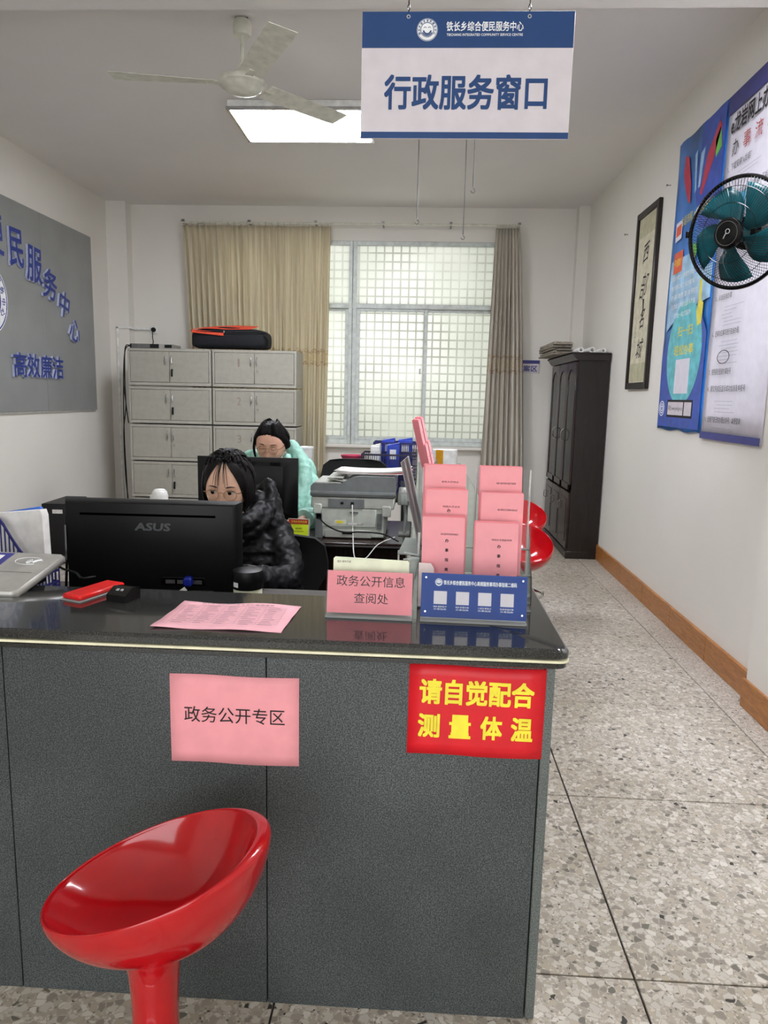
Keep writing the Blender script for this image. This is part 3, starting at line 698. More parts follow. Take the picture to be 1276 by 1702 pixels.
for k, (x, y, r, lab) in enumerate(((1.44, 6.82, .026, 'white paper roll on the bookcase, leftmost of three'), (1.535, 6.80, .027, 'white paper roll on the bookcase, middle of three'), (1.645, 6.83, .024, 'white paper roll on the bookcase, nearest the wall'))):
    mb = MB(); n = 20; pr = []
    rs = []
    for a_, yy in ((r, 0), (r, .62), (r*.55, .62), (r*.55, 0)):
        rs.append([(x+a_*math.cos(2*PI*i/n), y+yy, 1.903+r+a_*math.sin(2*PI*i/n)) for i in range(n)])
    rs.append(rs[0]); mb.rings(rs, True, False)
    mb.tube([(x+.006*math.cos(i*.9)*(1+i*.12), y+.003, 1.903+r+.006*math.sin(i*.9)*(1+i*.12)) for i in range(9)], .0015, 4)
    tag(obj('paper_roll', mb, M['paper']), lab, 'paper roll', 'paper rolls on top of the bookcase')
def newspapers():
    t = thing('newspaper_stack', 'heap of old newspapers lying on top of the bookcase', 'newspapers', (1.27, 7.03, 1.901))
    z = 0
    for k in range(9):
        dx, dy = rnd.uniform(-.03, .03), rnd.uniform(-.05, .05); h = rnd.uniform(.008, .016)
        obj('newspaper', MB().box(-.03+dx, .05+dy, z, .14, .86+dy, z+h, .003), M['news'], t); z += h+.0008
newspapers()

# sign on the back wall behind the curtain
t = thing('wall_plaque', 'small blue and white plaque on the back wall beside the right curtain', 'sign', (1.13, YB, 1.825))
obj('plaque_board', MB().box(-.14, -.008, -.07, .14, 0, .07, .002), M['sgrey'], t); obj('blue_band', box(-.139, -.009, .032, .139, -.008, .069), M['pnavy'], t)
text('档案区', t, M['pnavy'], w=.23, h=.065, z=-.02, x=-.0, y=-.0092, bold=.02)

# ------------------------------------------------------------------ right wall: scroll, posters, fan
def scroll():
    t = thing('framed_calligraphy', 'tall narrow black-framed calligraphy scroll on the right wall', 'picture', (XR, 5.83, 2.25), -PI/2)
    w, h = .27, .68
    f = MB(); f.box(-w, -.03, -h, -w+.045, -.0, h, .004).box(w-.045, -.03, -h, w, 0, h, .004).box(-w+.045, -.03, -h, w-.045, 0, -h+.05, .004).box(-w+.045, -.03, h-.05, w-.045, 0, h, .004)
    obj('frame', f, M['dwood'], t)
    obj('scroll_mount', box(-w+.04, -.014, -h+.04, w-.04, -.004, h-.04), M['scroll'], t)
    obj('scroll_border', box(-w+.06, -.0155, -h+.06, w-.06, -.014, -h+.2), M['scroll2'], t); obj('scroll_border', box(-w+.06, -.0155, h-.2, w-.06, -.014, h-.06), M['scroll2'], t)
    obj('scroll_paper', box(-w+.07, -.016, -h+.2, w-.07, -.014, h-.2), M['scroll'], t)
    its = [('西', dict(w=.13, h=.13, x=0, z=.35, y=-.0165, bold=.008, skew=.3, rot=.15)), ('部', dict(w=.15, h=.2, x=.01, z=.10, y=-.0165, skew=.35, rot=-.1)),
           ('名', dict(w=.11, h=.15, x=.02, z=-.14, y=-.0165, bold=.006, skew=.35, rot=.1)), ('城', dict(w=.15, h=.15, x=.01, z=-.37, y=-.0165, bold=.004, skew=.35)), ('甲子年春月', dict(w=.025, h=.0, x=0, z=0))][:4]
    texts(its, t, M['ink'], 'brush_writing')
    obj('brush_stroke', MB().tube([(.035, -.0165, .0), (.038, -.0165, -.07), (.03, -.0165, -.13)], [.01, .006, .002], 6, .1), M['ink'], t)
    texts([('山', dict(w=.02, h=.025, x=-.13, z=-.2-k*.035, y=-.0165)) for k in range(4)], t, M['ink'], 'signature')
scroll()
def posters():
    # local x runs toward the camera; root at the far upper corner
    t = thing('blue_poster', 'glossy blue poster about the online platform on the right wall', 'poster', (XR-.004, 5.25, 1.29), -PI/2)
    W_, H_ = .80, 1.88
    n = 12; vs = []
    for i in range(n+1):
        for j in range(13):
            vs.append((W_*i/n, -.006-.004*math.sin(i*.9+j*.5)-.004*rnd.random(), H_*j/12+(0.006*math.sin(i*1.3) if j in (0, 12) else 0)))
    fs = [(i*13+j, (i+1)*13+j, (i+1)*13+j+1, i*13+j+1) for i in range(n) for j in range(12)]
    me = bpy.data.meshes.new('poster_sheet'); me.from_pydata(vs, [], fs)
    o = obj('poster_sheet', me, M['pb1'], t, sm=False); o.modifiers.new('t', 'SOLIDIFY').thickness = .002
    for p in me.polygons: p.use_smooth = True
    y = -.0165
    def flat(name, mb, m): return obj(name, mb, m, t, sm=False)
    flat('print', MB().prism([(0.45, 1.87), (.79, 1.87), (.79, 1.2), (.5, 1.25), (.38, 1.5)], y, y+.001), M['pb2'])
    flat('print', MB().prism([(.02, .02), (.78, .02), (.78, .60), (.62, .78), (.4, .72), (.1, .62), (.02, .5)], y, y+.001), M['pb2'])
    flat('print', MB().prism([(.05, 1.12), (.42, 1.12), (.5, .98), (.78, 1.0), (.78, .8), (.5, .78), (.2, .72), (.05, .66)], y, y+.001), M['pb4'])
    flat('print', MB().prism(disc_pts(.33, 36, .42, .50, .92), y-.0008, y), M['pteal'])
    flat('print', MB().prism([(.16, 1.77), (.23, 1.74), (.30, 1.56), (.31, 1.44), (.27, 1.46), (.2, 1.56), (.15, 1.66)], y-.001, y), M['pred'])
    flat('print', MB().prism([(.70, 1.80), (.74, 1.76), (.66, 1.62), (.5, 1.44), (.47, 1.46), (.55, 1.66)], y-.001, y), M['pred'])
    flat('print', MB().prism([(.34, 1.72), (.37, 1.74), (.40, 1.5), (.38, 1.48)], y-.001, y).prism([(.44, 1.7), (.5, 1.72), (.46, 1.5), (.43, 1.5)], y-.001, y), M['pb4'])
    flat('print', MB().prism([(.68, 1.6), (.76, 1.64), (.72, 1.76), (.66, 1.7)], y-.001, y), M['pgr'])
    flat('print', MB().prism([(.09, 1.24), (.20, 1.25), (.20, 1.37), (.09, 1.36)], y-.001, y), M['pbw'])
    flat('print', MB().prism([(.1, 1.27), (.19, 1.28), (.19, 1.345), (.1, 1.335)], y-.0014, y-.001), M['por'])
    texts([('龙岩市网上公共服务平台', dict(w=.54, h=.062, x=.45, z=1.355, y=y-.001, rot=R(1)))], t, M['pyel'])
    flat('print', MB().prism([(.10, 1.03), (.26, 1.035), (.26, 1.17), (.10, 1.165)], y-.001, y), M['por'])
    flat('print', MB().prism(disc_pts(.05, 16, .45, 1.12), y-.001, y), M['pgr'])
    texts([('平台简介', dict(w=.13, h=.05, x=.18, z=1.10, y=y-.0014, bold=.01))], t, M['pyel'])
    its = []
    for k, s in enumerate(('龙岩市网上公共服务平台是面向', '全市群众和企业的服务门户', '办事 缴费 查询 预约', '让群众少跑腿信息多跑路', '提供一站式服务')):
        its.append((s, dict(w=.52-.03*k if k < 4 else .3, h=.034, x=.34, z=1.00-k*.062, y=y-.0016, res=1)))
    its.append(('网址', dict(w=.05, h=.04, x=0, z=0)))
    texts(its[:-1], t, M['pb3'] if False else M['prw'])
    flat('print', MB().prism([(.60, .92), (.64, .93), (.65, .80), (.69, .78), (.68, .66), (.62, .65), (.59, .74), (.61, .8)], y-.0012, y), M['pyel'])
    texts([('扫一扫', dict(w=.26, h=.065, x=.42, z=.64, y=y-.0016, bold=.01)), ('轻松办事', dict(w=.34, h=.065, x=.42, z=.52, y=y-.0016, bold=.01))], t, M['pyel'])
    flat('print', MB().prism([(.30, .24), (.55, .24), (.55, .46), (.30, .46)], y-.0018, y-.0008), M['pbw'])
    flat('print', MB().prism([(.20, .085), (.66, .085), (.66, .20), (.20, .20)], y-.001, y), M['ink'])
    flat('print', MB().prism([(.215, .1), (.50, .1), (.50, .185), (.215, .185)], y-.0018, y-.001).prism([(.52, .1), (.645, .1), (.645, .185), (.52, .185)], y-.0018, y-.001), M['sgrey'])
    texts([('网址 www.lywf.gov.cn', dict(w=.26, h=.04, x=.36, z=.143, y=y-.002))], t, M['ink'])
    ee = MB()
    for k, q in enumerate((.052, .035, .02)): ring_mb(ee, q-.006, q, y-.001, y, .09, .14, n=20)
    flat('logo', ee, M['prw'])
    t2 = thing('white_poster', 'long white step-by-step poster with navy bands, behind the wall fan', 'poster', (XR-.004, 4.445, 1.265), -PI/2)
    W2 = .78; H2 = 1.9
    vs = []
    for i in range(13):
        for j in range(13): vs.append((W2*i/12, -.004-.0025*math.sin(i*.8+j*.7)-.001*rnd.random(), H2*j/12+(.01*math.sin(i*1.1) if j == 0 else 0)))
    me = bpy.data.meshes.new('poster_sheet'); me.from_pydata(vs, [], [(i*13+j, (i+1)*13+j, (i+1)*13+j+1, i*13+j+1) for i in range(12) for j in range(12)])
    o = obj('poster_sheet', me, M['pbw'], t2, sm=False); o.modifiers.new('t', 'SOLIDIFY').thickness = .002
    for p in me.polygons: p.use_smooth = True
    y = -.0125
    obj('navy_band', MB().box(.0, y, 1.80, W2, y+.001, 1.90), M['pnavy'], t2, sm=False)
    obj('navy_band', MB().box(.0, y, .0, W2, y+.001, .04), M['pnavy'], t2, sm=False)
    obj('print', MB().box(.0, y, 1.15, .34, y+.0005, 1.16).box(.18, y, 1.18, .33, y+.0005, 1.33), M['pb3'], t2, sm=False)
    obj('print', MB().box(.10, y, .90, .15, y+.0005, 1.08), M['pb3'], t2, sm=False)
    texts([('e龙岩网上办事大厅', dict(w=.70, h=.10, x=.41, z=1.73, y=y-.0003, bold=.02, res=3))], t2, M['ink'])
    texts([('办', dict(h=.085, x=.14, z=1.60, y=y-.0003))], t2, M['ink']); texts([('事', dict(h=.085, x=.28, z=1.60, y=y-.0003)), ('流', dict(h=.085, x=.42, z=1.60, y=y-.0003)), ('程', dict(h=.085, x=.56, z=1.60, y=y-.0003))], t2, M['maroon'])
    L = [('1、下载安装“e龙岩”', .30, 1.50, .04), ('2、注册并通过实名认证办理登录，可以通过以下', .62, 1.34, .034), ('三种方式：', .14, 1.29, .034), ('5、点击在线办理', .22, .80, .03), ('6、选择对应事项进行在线办理。', .36, .60, .034), ('7、按照提示登录办事账号', .30, .385, .036), ('8、提交完成后显示成功信息及申报号', .50, .29, .036), ('9、记录下自己的办理业务号，以便查询', .48, .115, .036)]
    texts([(s, dict(w=w_, h=h_, x=.06, z=z_, y=y-.0003, align='L', res=1)) for s, w_, z_, h_ in L], t2, M['ink'])
    g = MB()
    for z0, n_ in ((1.45, 4), (1.22, 2), (.74, 6), (.55, 5), (.45, 2), (.22, 4), (.07, 1)):
        for k in range(n_): a = .16+rnd.random()*.05; g.box(a, y-.0002, z0-k*.02, a+rnd.uniform(.12, .3), y, z0-k*.02-.002)
    obj('small_print', g, mat('faint_print', (160, 154, 168), .6), t2, sm=False, kind='stuff')
    el = MB(); ring_mb(el, .034, .038, y-.0003, y, .24, .465, sx=2.2); obj('drawn_oval', el, M['ink'], t2, sm=False)
posters()
for k, (y, z, lab) in enumerate(((5.42, 2.97, 'small nail in the right wall beside top of the framed scroll'), (6.45, 2.86, 'small nail in the right wall left of the framed scroll'))):
    tag(obj('nail', MB().lathe([(.008, 0), (.008, .006), (.003, .008), (.003, .03)], 10, (XR-.03, y, z), 'x'), M['nickel']), lab, 'nail')

def wall_fan():
    C = Vector((1.318, 3.28, 2.188)); R_ = .221
    t = thing('wall_fan', 'black wall-mounted fan with teal blades, over the posters', 'fan', C)
    # fan faces direction d
    d = Vector((-.78, -.57, -.14)).normalized()
    q = Vector((0, -1, 0)).rotation_difference(d); rot = q.to_matrix().to_4x4()
    def P(name, mb, m, par=t, **k): mb.tf(rot); return obj(name, mb, m, par, **k)
    def spiral(y_of, sgn, r0, r1, n, rad, swirl):
        mb = MB()
        for k in range(n):
            a0 = 2*PI*k/n; pts = []
            for i in range(7):
                s = i/6; r = r0+(r1-r0)*s; a = a0+sgn*swirl*s
                pts.append((r*math.cos(a), y_of(s), r*math.sin(a)))
            mb.tube(pts, rad, 3, caps=False)
        return mb
    fy = lambda s: -.075+.055*s**2.5-.0; by = lambda s: .055-.04*s**2
    P('front_grille', spiral(fy, 1, .055, R_, 96, .0010, .42), M['blackg'], kind='stuff')
    P('rear_grille', spiral(by, -1, .05, R_, 96, .0010, .42), M['blackg'], kind='stuff')
    mb = MB()
    for r in (.12, .185):
        s = (r-.055)/(R_-.055); mb.tube([(r*math.cos(2*PI*k/48), fy(s), r*math.sin(2*PI*k/48)) for k in range(49)], .0014, 4, caps=False)
    P('grille_ring', mb, M['blackg'])
    P('rim', MB().tube([((R_+.002)*math.cos(2*PI*k/64), -.003, (R_+.002)*math.sin(2*PI*k/64)) for k in range(65)], .0085, 8, caps=False), M['blackg'])
    P('rim_clip', MB().box(-R_-.022, -.014, .0, -R_-.006, .012, .03, .003), M['blackg'])
    hb = P('hub_cover', MB().lathe([(0, -.083), (.05, -.082), (.06, -.078), (.064, -.07), (.062, -.06)], 32, (0, 0, 0), 'y'), M['blackg'])
    em = MB(); ring_mb(em, .047, .049, -.0835, -.081); P('hub_ring', em, M['nickel'], hb)
    lg = MB(); ring_mb(lg, .008, .0105, -.0845, -.083, .005, .008, n=16); lg.tube([(-.012, -.084, -.02), (-.006, -.084, -.006), (0, -.084, .002)], .0022, 5); P('hub_logo', lg, M['silver'], hb)
    for k in range(5):
        mb = MB(); vs = []; n = 8; a0 = 2*PI*k/5+.5
        for i in range(n+1):
            s = i/n; r = .035+.165*s; half = .30+.28*math.sin(PI*min(1, s*1.05)*.8)
            for j in range(5):
                u = j/4-.5; a = a0+2*half*u*(1-.12*s)+.5*s
                vs.append((r*math.cos(a), .0-.028*u*(1-.2*s), r*math.sin(a)))
        fs = [(i*5+j, (i+1)*5+j, (i+1)*5+j+1, i*5+j+1) for i in range(n) for j in range(4)]
        me = bpy.data.meshes.new('blade'); me.from_pydata(vs, [], fs); me.transform(rot)
        o = obj('blade', me, M['teal'], t); o.modifiers.new('t', 'SOLIDIFY').thickness = .002
    P('blade_hub', MB().lathe([(.036, -.03), (.038, .03)], 20, (0, 0, 0), 'y'), M['teal'])
    P('motor', MB().lathe([(.05, .05), (.068, .06), (.07, .12), (.06, .16), (.03, .175)], 24, (0, 0, 0), 'y'), M['blackg'])
    # arm back to the pilaster
    e = rot @ Vector((0, .13, 0)); a = Vector((1.628, 3.36, 2.12))-C
    obj('arm', MB().tube(cat_spline([e, e+Vector((.02, .0, -.09)), a+Vector((-.04, 0, .02)), a]), .02, 10), M['blackg'], t)
    obj('wall_bracket', MB().box(a.x-.02, a.y-.05, a.z-.11, a.x, a.y+.05, a.z+.1, .006), M['blackg'], t)
wall_fan()

for ch, x, z, w_, h_, rot in [('便', 1.46, .54, .21, .32, 3), ('民', 1.755, .485, .205, .30, 0), ('服', 2.03, .40, .235, .29, -4), ('务', 2.285, .27, .235, .26, -10), ('中', 2.53, .125, .19, .23, -14), ('心', 2.725, -.10, .20, .20, -18)]:
    raised(ch, x, z, h_, w_, R(rot))
for k, ch in enumerate('高效廉洁'): raised(ch, 1.715+k*.213, -.465, .20, .195, 0)
emblem(WBD, .285, 1.335, .035, -.036, M['letb'], M['prw'])

# ------------------------------------------------------------------ counter
T, TH = .945, .045
YC = 1.53
def counter():
    t = thing('service_counter', 'L-shaped speckled dark granite counter with polished top and cream inlay strip', 'counter', (0, YC, 0))
    xs = [-3.2, -2.77, -2.16, -1.55, -.945, -.333, .288]
    for a, b in zip(xs, xs[1:]): obj('panel', MB().box(a+.0012, 0, .0, b-.0012, .02, T-TH, .001), M['face'], t)
    obj('corner_panel', MB().box(.290, 0, .0, .312, .30, T-TH, .002), M['edge'], t)
    obj('core', MB().box(-3.2, .021, 0, .288, .06, T-TH).box(-.0, .06, 0, .03, 4.3, T-TH), M['face'], t)
    yy = .302
    while yy < 4.3:
        obj('side_panel', MB().box(.290, yy+.001, 0, .31, min(yy+.6, 4.35)-.001, T-TH, .001), M['face'], t); yy += .6
    obj('end_panel', MB().box(.0, 4.3, 0, .289, 4.35, T-TH), M['face'], t)
    # top: L outline with rounded nose corner, two layers with the cream strip between
    yf, yb = -.05, .305
    def outline(e):
        pts = [(-3.2, yf-e), (.305+e, yf-e)]
        pts = [(-3.2, yf-e)]+[(.307+e+.025*math.sin(a), yf-e+.025-.025*math.cos(a)) for a in [R(k) for k in range(0, 91, 15)]]+[(.332+e, 4.37), (-.022, 4.37), (-.022, yb), (-3.2, yb)]
        return pts
    def slab(name, z0, z1, e, m, ch=.006):
        o0 = outline(e-ch); o1 = outline(e); 
        mb = MB(); lay = [(o0, z0), (o1, z0+ch*.6), (o1, z1-ch), (o0, z1)]
        vs = [(x, y, z) for o, z in lay for x, y in o]; n = len(o0); fs = [tuple(range(n-1, -1, -1)), tuple(range(3*n, 4*n))]
        for k in range(3):
            for i in range(n): fs.append((k*n+i, k*n+(i+1) % n, (k+1)*n+(i+1) % n, (k+1)*n+i))
        obj(name, mb.add(vs, fs), m, t)
    slab('counter_top', T-.024, T, 0, M['top'], .007)
    slab('lower_lip', T-TH, T-.0295, -.003, M['top'], .004)
    slab('inlay_strip', T-.0296, T-.0239, .0015, M['strip'], .0005)
    # scratches left by the stool
    mb = MB()
    mb.tube([(-.30+.075*math.cos(a), -.0008, .44+.085*math.sin(a)) for a in [R(k) for k in range(-60, 60, 10)]], .0007, 4)
    mb.tube([(-.345+.02*k, -.0008, .40-.012*k) for k in range(3)], .0007, 4)
    mb.tube([(-.30+.13*math.cos(a), -.0008, .40+.12*math.sin(a)) for a in [R(k) for k in range(-40, 10, 10)]], .0004, 4)
    obj('scratch', mb, M['edge'], t, kind='stuff')
counter()
def flyer(name, label, cat, cx, cz, w_, h_, m, lines, tm, rot=0, y=YC, lname='lettering'):
    t = thing(name, label, cat, (cx, y, cz))
    n = 8; vs = []
    for i in range(n+1):
        for j in range(n+1): vs.append((w_*(i/n-.5), -.0015-.0012*math.sin(i*1.1+j*.4)**2*(1 if 0 < j < n else .5), h_*(j/n-.5)+(.0015*math.sin(i*.9))))
    me = bpy.data.meshes.new('sheet'); me.from_pydata(vs, [], [(i*9+j, (i+1)*9+j, (i+1)*9+j+1, i*9+j+1) for i in range(n) for j in range(n)])
    for p in me.polygons: p.use_smooth = True
    o = obj('sheet', me, m, t, sm=False); o.modifiers.new('t', 'SOLIDIFY').thickness = .0006
    texts([(s, dict(k, y=-.0036)) for s, k in lines], t, tm, lname); t.rotation_euler = (0, rot, 0)
flyer('notice_sheet', 'pink sheet with black characters taped on the counter front', 'notice', -.406, .731, .297, .213, M['pink'], [('政务公开专区', dict(w=.232, h=.038, z=.012, bold=.0, res=4))], M['ink'])
flyer('warning_notice', 'red notice with yellow characters on the counter front', 'notice', .141, .776, .303, .212, M['redp'],
      [('请自觉配合', dict(w=.252, h=.056, z=.045, bold=.028, res=4)), ('测', dict(w=.046, h=.053, x=-.104, z=-.036, bold=.028, res=4)), ('量', dict(w=.046, h=.053, x=-.034, z=-.036, bold=.028, res=4)), ('体', dict(w=.046, h=.053, x=.036, z=-.036, bold=.028, res=4)), ('温', dict(w=.046, h=.053, x=.104, z=-.036, bold=.028, res=4))], M['yel'], .006)

# ------------------------------------------------------------------ things on the counter
def loose_sheet():
    t = thing('flyer', 'loose pink printed sheet lying flat on the counter top', 'paper', (-.44, 1.625, T+.0008))
    n = 10; vs = []
    for i in range(n+1):
        for j in range(n+1):
            u, v = i/n-.5, j/n-.5; vs.append((.297*u+.012*v, .205*v, .0015+.0022*math.sin(u*9)*(abs(v)*2)**2+.0015*math.sin(v*8+u*3)**2))
    me = bpy.data.meshes.new('sheet'); me.from_pydata(vs, [], [(i*11+j, (i+1)*11+j, (i+1)*11+j+1, i*11+j+1) for i in range(n) for j in range(n)])
    for p in me.polygons: p.use_smooth = True
    o = obj('sheet', me, M['pinkl'], t, sm=False); o.modifiers.new('t', 'SOLIDIFY').thickness = .0004
    mb = MB()
    m2 = txt_mb('铁长乡综合便民服务中心事项清单', w=.18, h=.011, x=-.0, z=.08, res=1); mb.add([(x, z, .0062) for x, y, z in m2.v], m2.f)
    for k in range(11):
        mb.box(-.125, .062-k*.013, .006, .125, .0624-k*.013, .0062)
        for q in range(5):
            a = -.12+q*.05+rnd.uniform(0, .006); mb.box(a, .066-k*.013-.008, .006, a+rnd.uniform(.015, .035), .066-k*.013-.0065, .0062)
    for q in range(6): mb.box(-.125+q*.05, -.068, .006, -.1247+q*.05, .062, .0062)
    me = bpy.data.meshes.new('print'); me.from_pydata(mb.v, [], mb.f); obj('print', me, M['inkg'], t, sm=False)
loose_sheet()
def pink_stand():
    t = thing('sign_holder', 'clear acrylic holder with pink card on the counter', 'sign holder', (-.112, 1.655, T), R(-1.5))
    w_, h_ = .104, .112; tl = Matrix.Rotation(R(-9), 4, 'X')
    obj('acrylic_front', MB().box(-w_, -.003, .004, w_, 0, h_, .0005).tf(tl), M['acry'], t)
    obj('acrylic_base', MB().box(-w_, -.012, 0, w_, .06, .006, .001), M['acrye'], t)
    obj('acrylic_back', MB().box(-w_, .004, .004, w_, .0065, h_, .0005).tf(tl), M['acry'], t)
    obj('card', MB().box(-w_+.002, .0006, .010, w_-.002, .0032, h_-.001).tf(tl), M['pinks'], t)
    ls = []
    for s, k in (('政务公开信息', dict(w=.164, h=.026, z=.088, x=.002, y=.0002, res=4)), ('查阅处', dict(w=.082, h=.025, z=.047, x=.004, y=.0002, res=4))):
        m = txt_mb(s, **k); m.tf(tl); me = bpy.data.meshes.new('lettering'); me.from_pydata(m.v, [], m.f); obj('lettering', me, M['ink'], t, sm=False)
    t = thing('booklet', 'pale green booklet standing behind the pink card holder', 'booklet', (-.112, 1.685, T+.001), R(-1.5))
    tl = Matrix.Rotation(R(-7), 4, 'X')
    obj('cover', MB().prism([(-.092, 0), (.092, 0), (.092, .128), (.088, .133), (-.088, .137), (-.092, .133)], 0, .006).tf(tl), M['cream'], t)
    m = txt_mb('便民 服务手册', w=.034, h=.006, x=-.066, z=.126, y=-.0004, res=1); m.tf(tl); me = bpy.data.meshes.new('lettering'); me.from_pydata(m.v, [], m.f); obj('lettering', me, M['inkg'], t, sm=False)
pink_stand()
def blue_stand():
    t = thing('sign_holder', 'acrylic stand with blue information card in front of brochure rack', 'sign holder', (.136, 1.652, T), R(-2))
    w_, h_ = .125, .113; tl = Matrix.Rotation(R(-10), 4, 'X')
    def A(name, mb, m, par=t): mb.tf(tl); me = mb.mesh(name) if name not in ('lettering',) else None; return obj(name, mb, m, par, sm=False)
    obj('acrylic_base', MB().box(-w_, -.014, 0, w_, .07, .005, .001), M['acrye'], t)
    A('card', MB().box(-w_, 0, .008, w_, .004, h_, .0008), M['cblue'])
    A('acrylic_cover', MB().box(-w_-.001, -.0045, .003, w_+.001, -.0025, h_+.001, .0005), M['acry'])
    mb = txt_mb('铁长乡综合便民服务中心高频服务事项办事指南二维码', w=.172, h=.0105, x=.014, z=.092, y=-.0006, bold=.018); A('lettering', mb, M['prw'])
    e = emblem(t, .0092, -.0835, .092, -.0003, M['cblue'], M['prw'])
    for o in [e]+list(e.children): o.data.transform(tl)
    for k in range(4):
        x = -.079+k*.0525; A('blank_panel', MB().box(x-.0155, -.0009, .040, x+.0155, -.0001, .071), M['sgrey'])
        mb = txt_mb(('城乡居民医疗', '城乡低保对象', '二孩生育登记', '危房改造对象')[k], w=.032, h=.0045, x=x, z=.034, y=-.0006, res=1); A('lettering', mb, M['prw'])
        mb = txt_mb('办事指南', w=.03, h=.004, x=x, z=.028, y=-.0006, res=1); A('lettering', mb, M['prw'])
    for sx in (-1, 1):
        for z in (.022, .103): A('standoff', MB().lathe([(.0022, -.0065), (.0022, 0)], 10, (sx*.114, 0, z), 'y'), M['chrome'])
blue_stand()
def rack(root_label, loc, rz, sp, ln, cut=1.0, lift=0):
    """three-tier leaflet rack: sp = rise per tier, ln = lean of the back per unit height"""
    t = thing('brochure_rack', root_label, 'brochure rack', loc, rz)
    w_ = .142; H_ = (.018+2*sp+.20)*cut; dy = .04 if cut == 1 else .027; yb = .075-.035*(cut < 1); yt = yb+ln*H_
    obj('base_plate', MB().box(-w_, -.045, 0, w_, .12, .004, .001), M['acrye'], t)
    obj('back_plate', MB().add([(-w_, yb, .0), (w_, yb, .0), (w_, yt, H_), (-w_, yt, H_), (-w_, yb+.003, .0), (w_, yb+.003, .0), (w_, yt+.003, H_), (-w_, yt+.003, H_)], [(0, 1, 2, 3), (4, 7, 6, 5), (0, 4, 5, 1), (3, 2, 6, 7), (0, 3, 7, 4), (1, 5, 6, 2)]), M['acry' if cut == 1 else 'acryf'], t)
    for sx in (-w_, -.0015, w_-.003):
        obj('side_plate', MB().prism([(-.045, 0), (.115, 0), (yt, H_*.8), (yt-.03, H_*.8), (.07+.2*ln, .2), (.03+.17*ln, .17), (.01, .11), (-.03, .09), (-.045, .05)], sx, sx+.003, 'x'), M['acry'], t)
        if cut == 1: obj('side_edge', MB().tube([(sx+.0015, yt-.001, H_*.8), (sx+.0015, yt-.012, H_), (sx+.0015, yb, .01)][:2]+[(sx+.0015, yb+.004, .004)], .0022, 5), M['acrye'], t)
    for k in range(3):
        y0 = -.042+k*dy; z0 = .018+lift+k*sp
        obj('pocket_front', MB().box(-w_, y0-.003, z0, w_, y0-.001, z0+.062, .0005), M['acry'], t)
        obj('pocket_floor', MB().box(-w_, y0, z0-.002, w_, y0+.03, z0), M['acry'], t)
    return t
def booklets(rloc, rz, texts_, sp, lean, shift, thick=1, lift=0):
    rt = Matrix.Translation(rloc) @ Matrix.Rotation(rz, 4, 'Z')
    for k in range(3):
        for c in range(2):
            y0 = -.040+k*(.04 if thick == 1 else .027); z0 = .0195+lift+k*sp; x0 = (-.138, .004)[c]+rnd.uniform(0, .004)+(shift if (k, c) == (0, 1) else 0)
            th = (.018, .014, .012)[k]*thick; n = int(th/.002); h_ = .206+rnd.uniform(0, .006)-(.010 if (k == 0 and c == 1) else 0); tl = rnd.uniform(-.012, .012)
            t = thing('leaflet_stack', texts_[k][c], 'leaflets', rt @ Vector((x0+.055, y0, z0)), rz)
            mb = MB()
            for q in range(n):
                dx = rnd.uniform(-.0022, .0022); dz = rnd.uniform(-.002, .003) if q else 0; a = q*.0022
                b = MB().box(-.053+dx, a, 0, .053+dx, a+.0012, h_+dz); b.v = [(x+tl*z, y+lean*z, z) for x, y, z in b.v]
                if q == 0: obj('front_leaflet', b, M['pink'], t, sm=False)
                else: mb.add(b.v, b.f)
            obj('leaflets', mb, M['pinks'], t, sm=False, kind='stuff')
            ls = [(('城乡居民养老保险参保登记', '特困人员救助供养', '特困人员认定', '城乡最低生活保障对象认定', '老年人优待证', '城乡居民基本医疗保险')[k*2+c], dict(w=.05 if c else .044, h=.0052, x=.014, z=h_-.042, y=-.0006, res=1))]
            if k < 2 and c == 0 or k == 0:
                zz = h_-.058 if k == 0 else h_-.052
                for q, ch in enumerate('办事指南'): ls.append((ch, dict(h=.0085, x=.008, z=zz-q*.024, y=-.0006, res=1, bold=.02)))
            if k == 0: ls.append(('铁长乡综合便民服务中心', dict(w=.04, h=.004, x=.006, z=.03, y=-.0006, res=1)))
            m = MB()
            for s_, kk in ls: q = txt_mb(s_, **kk); m.add(q.v, q.f)
            m.v = [(x+tl*z, y+lean*z, z) for x, y, z in m.v]
            me = bpy.data.meshes.new('lettering'); me.from_pydata(m.v, [], m.f); obj('lettering', me, M['ink'], t, sm=False)
rl = (.146, 1.80, T)
rack('clear acrylic brochure rack facing front, behind the blue card stand', rl, R(-2), .062, .12)
booklets(Vector(rl), R(-2), [[f'pink leaflets in the {tr} tier, {sd} column of the front rack' for sd in ('left', 'right')] for tr in ('lowest', 'middle', 'top')], .062, .12, -.010)
rl2 = (.062, 2.50, T)
rack('clear acrylic brochure rack seen edge-on, further along the counter', rl2, R(86), .085, .24, .8, .055)
booklets(Vector(rl2), R(86), [[f'pink leaflets in the {tr} tier of the edge-on rack, {sd} column' for sd in ('nearer', 'farther')] for tr in ('lowest', 'middle', 'top')], .085, .24, 0, 1.7, .055)
t = thing('leaflet_card', 'small pinkish white card tucked beside the front rack leaflets', 'card', (.026, 1.752, T+.005), R(-6))
obj('card', MB().prism([(-.022, 0), (.028, 0), (.024, .03), (.016, .1), (.008, .112), (-.022, .112)], 0, .002), mat('rose_white', (244, 222, 218), .4), t)
t = thing('photo_card', 'small photo card clipped left of the front rack', 'card', (.012, 1.93, T+.10), R(4))
obj('card', MB().box(-.012, 0, 0, .016, .002, .06), M['paper'], t); obj('photo', MB().box(-.006, -.0006, .012, .016, 0, .044), M['inkb'], t)
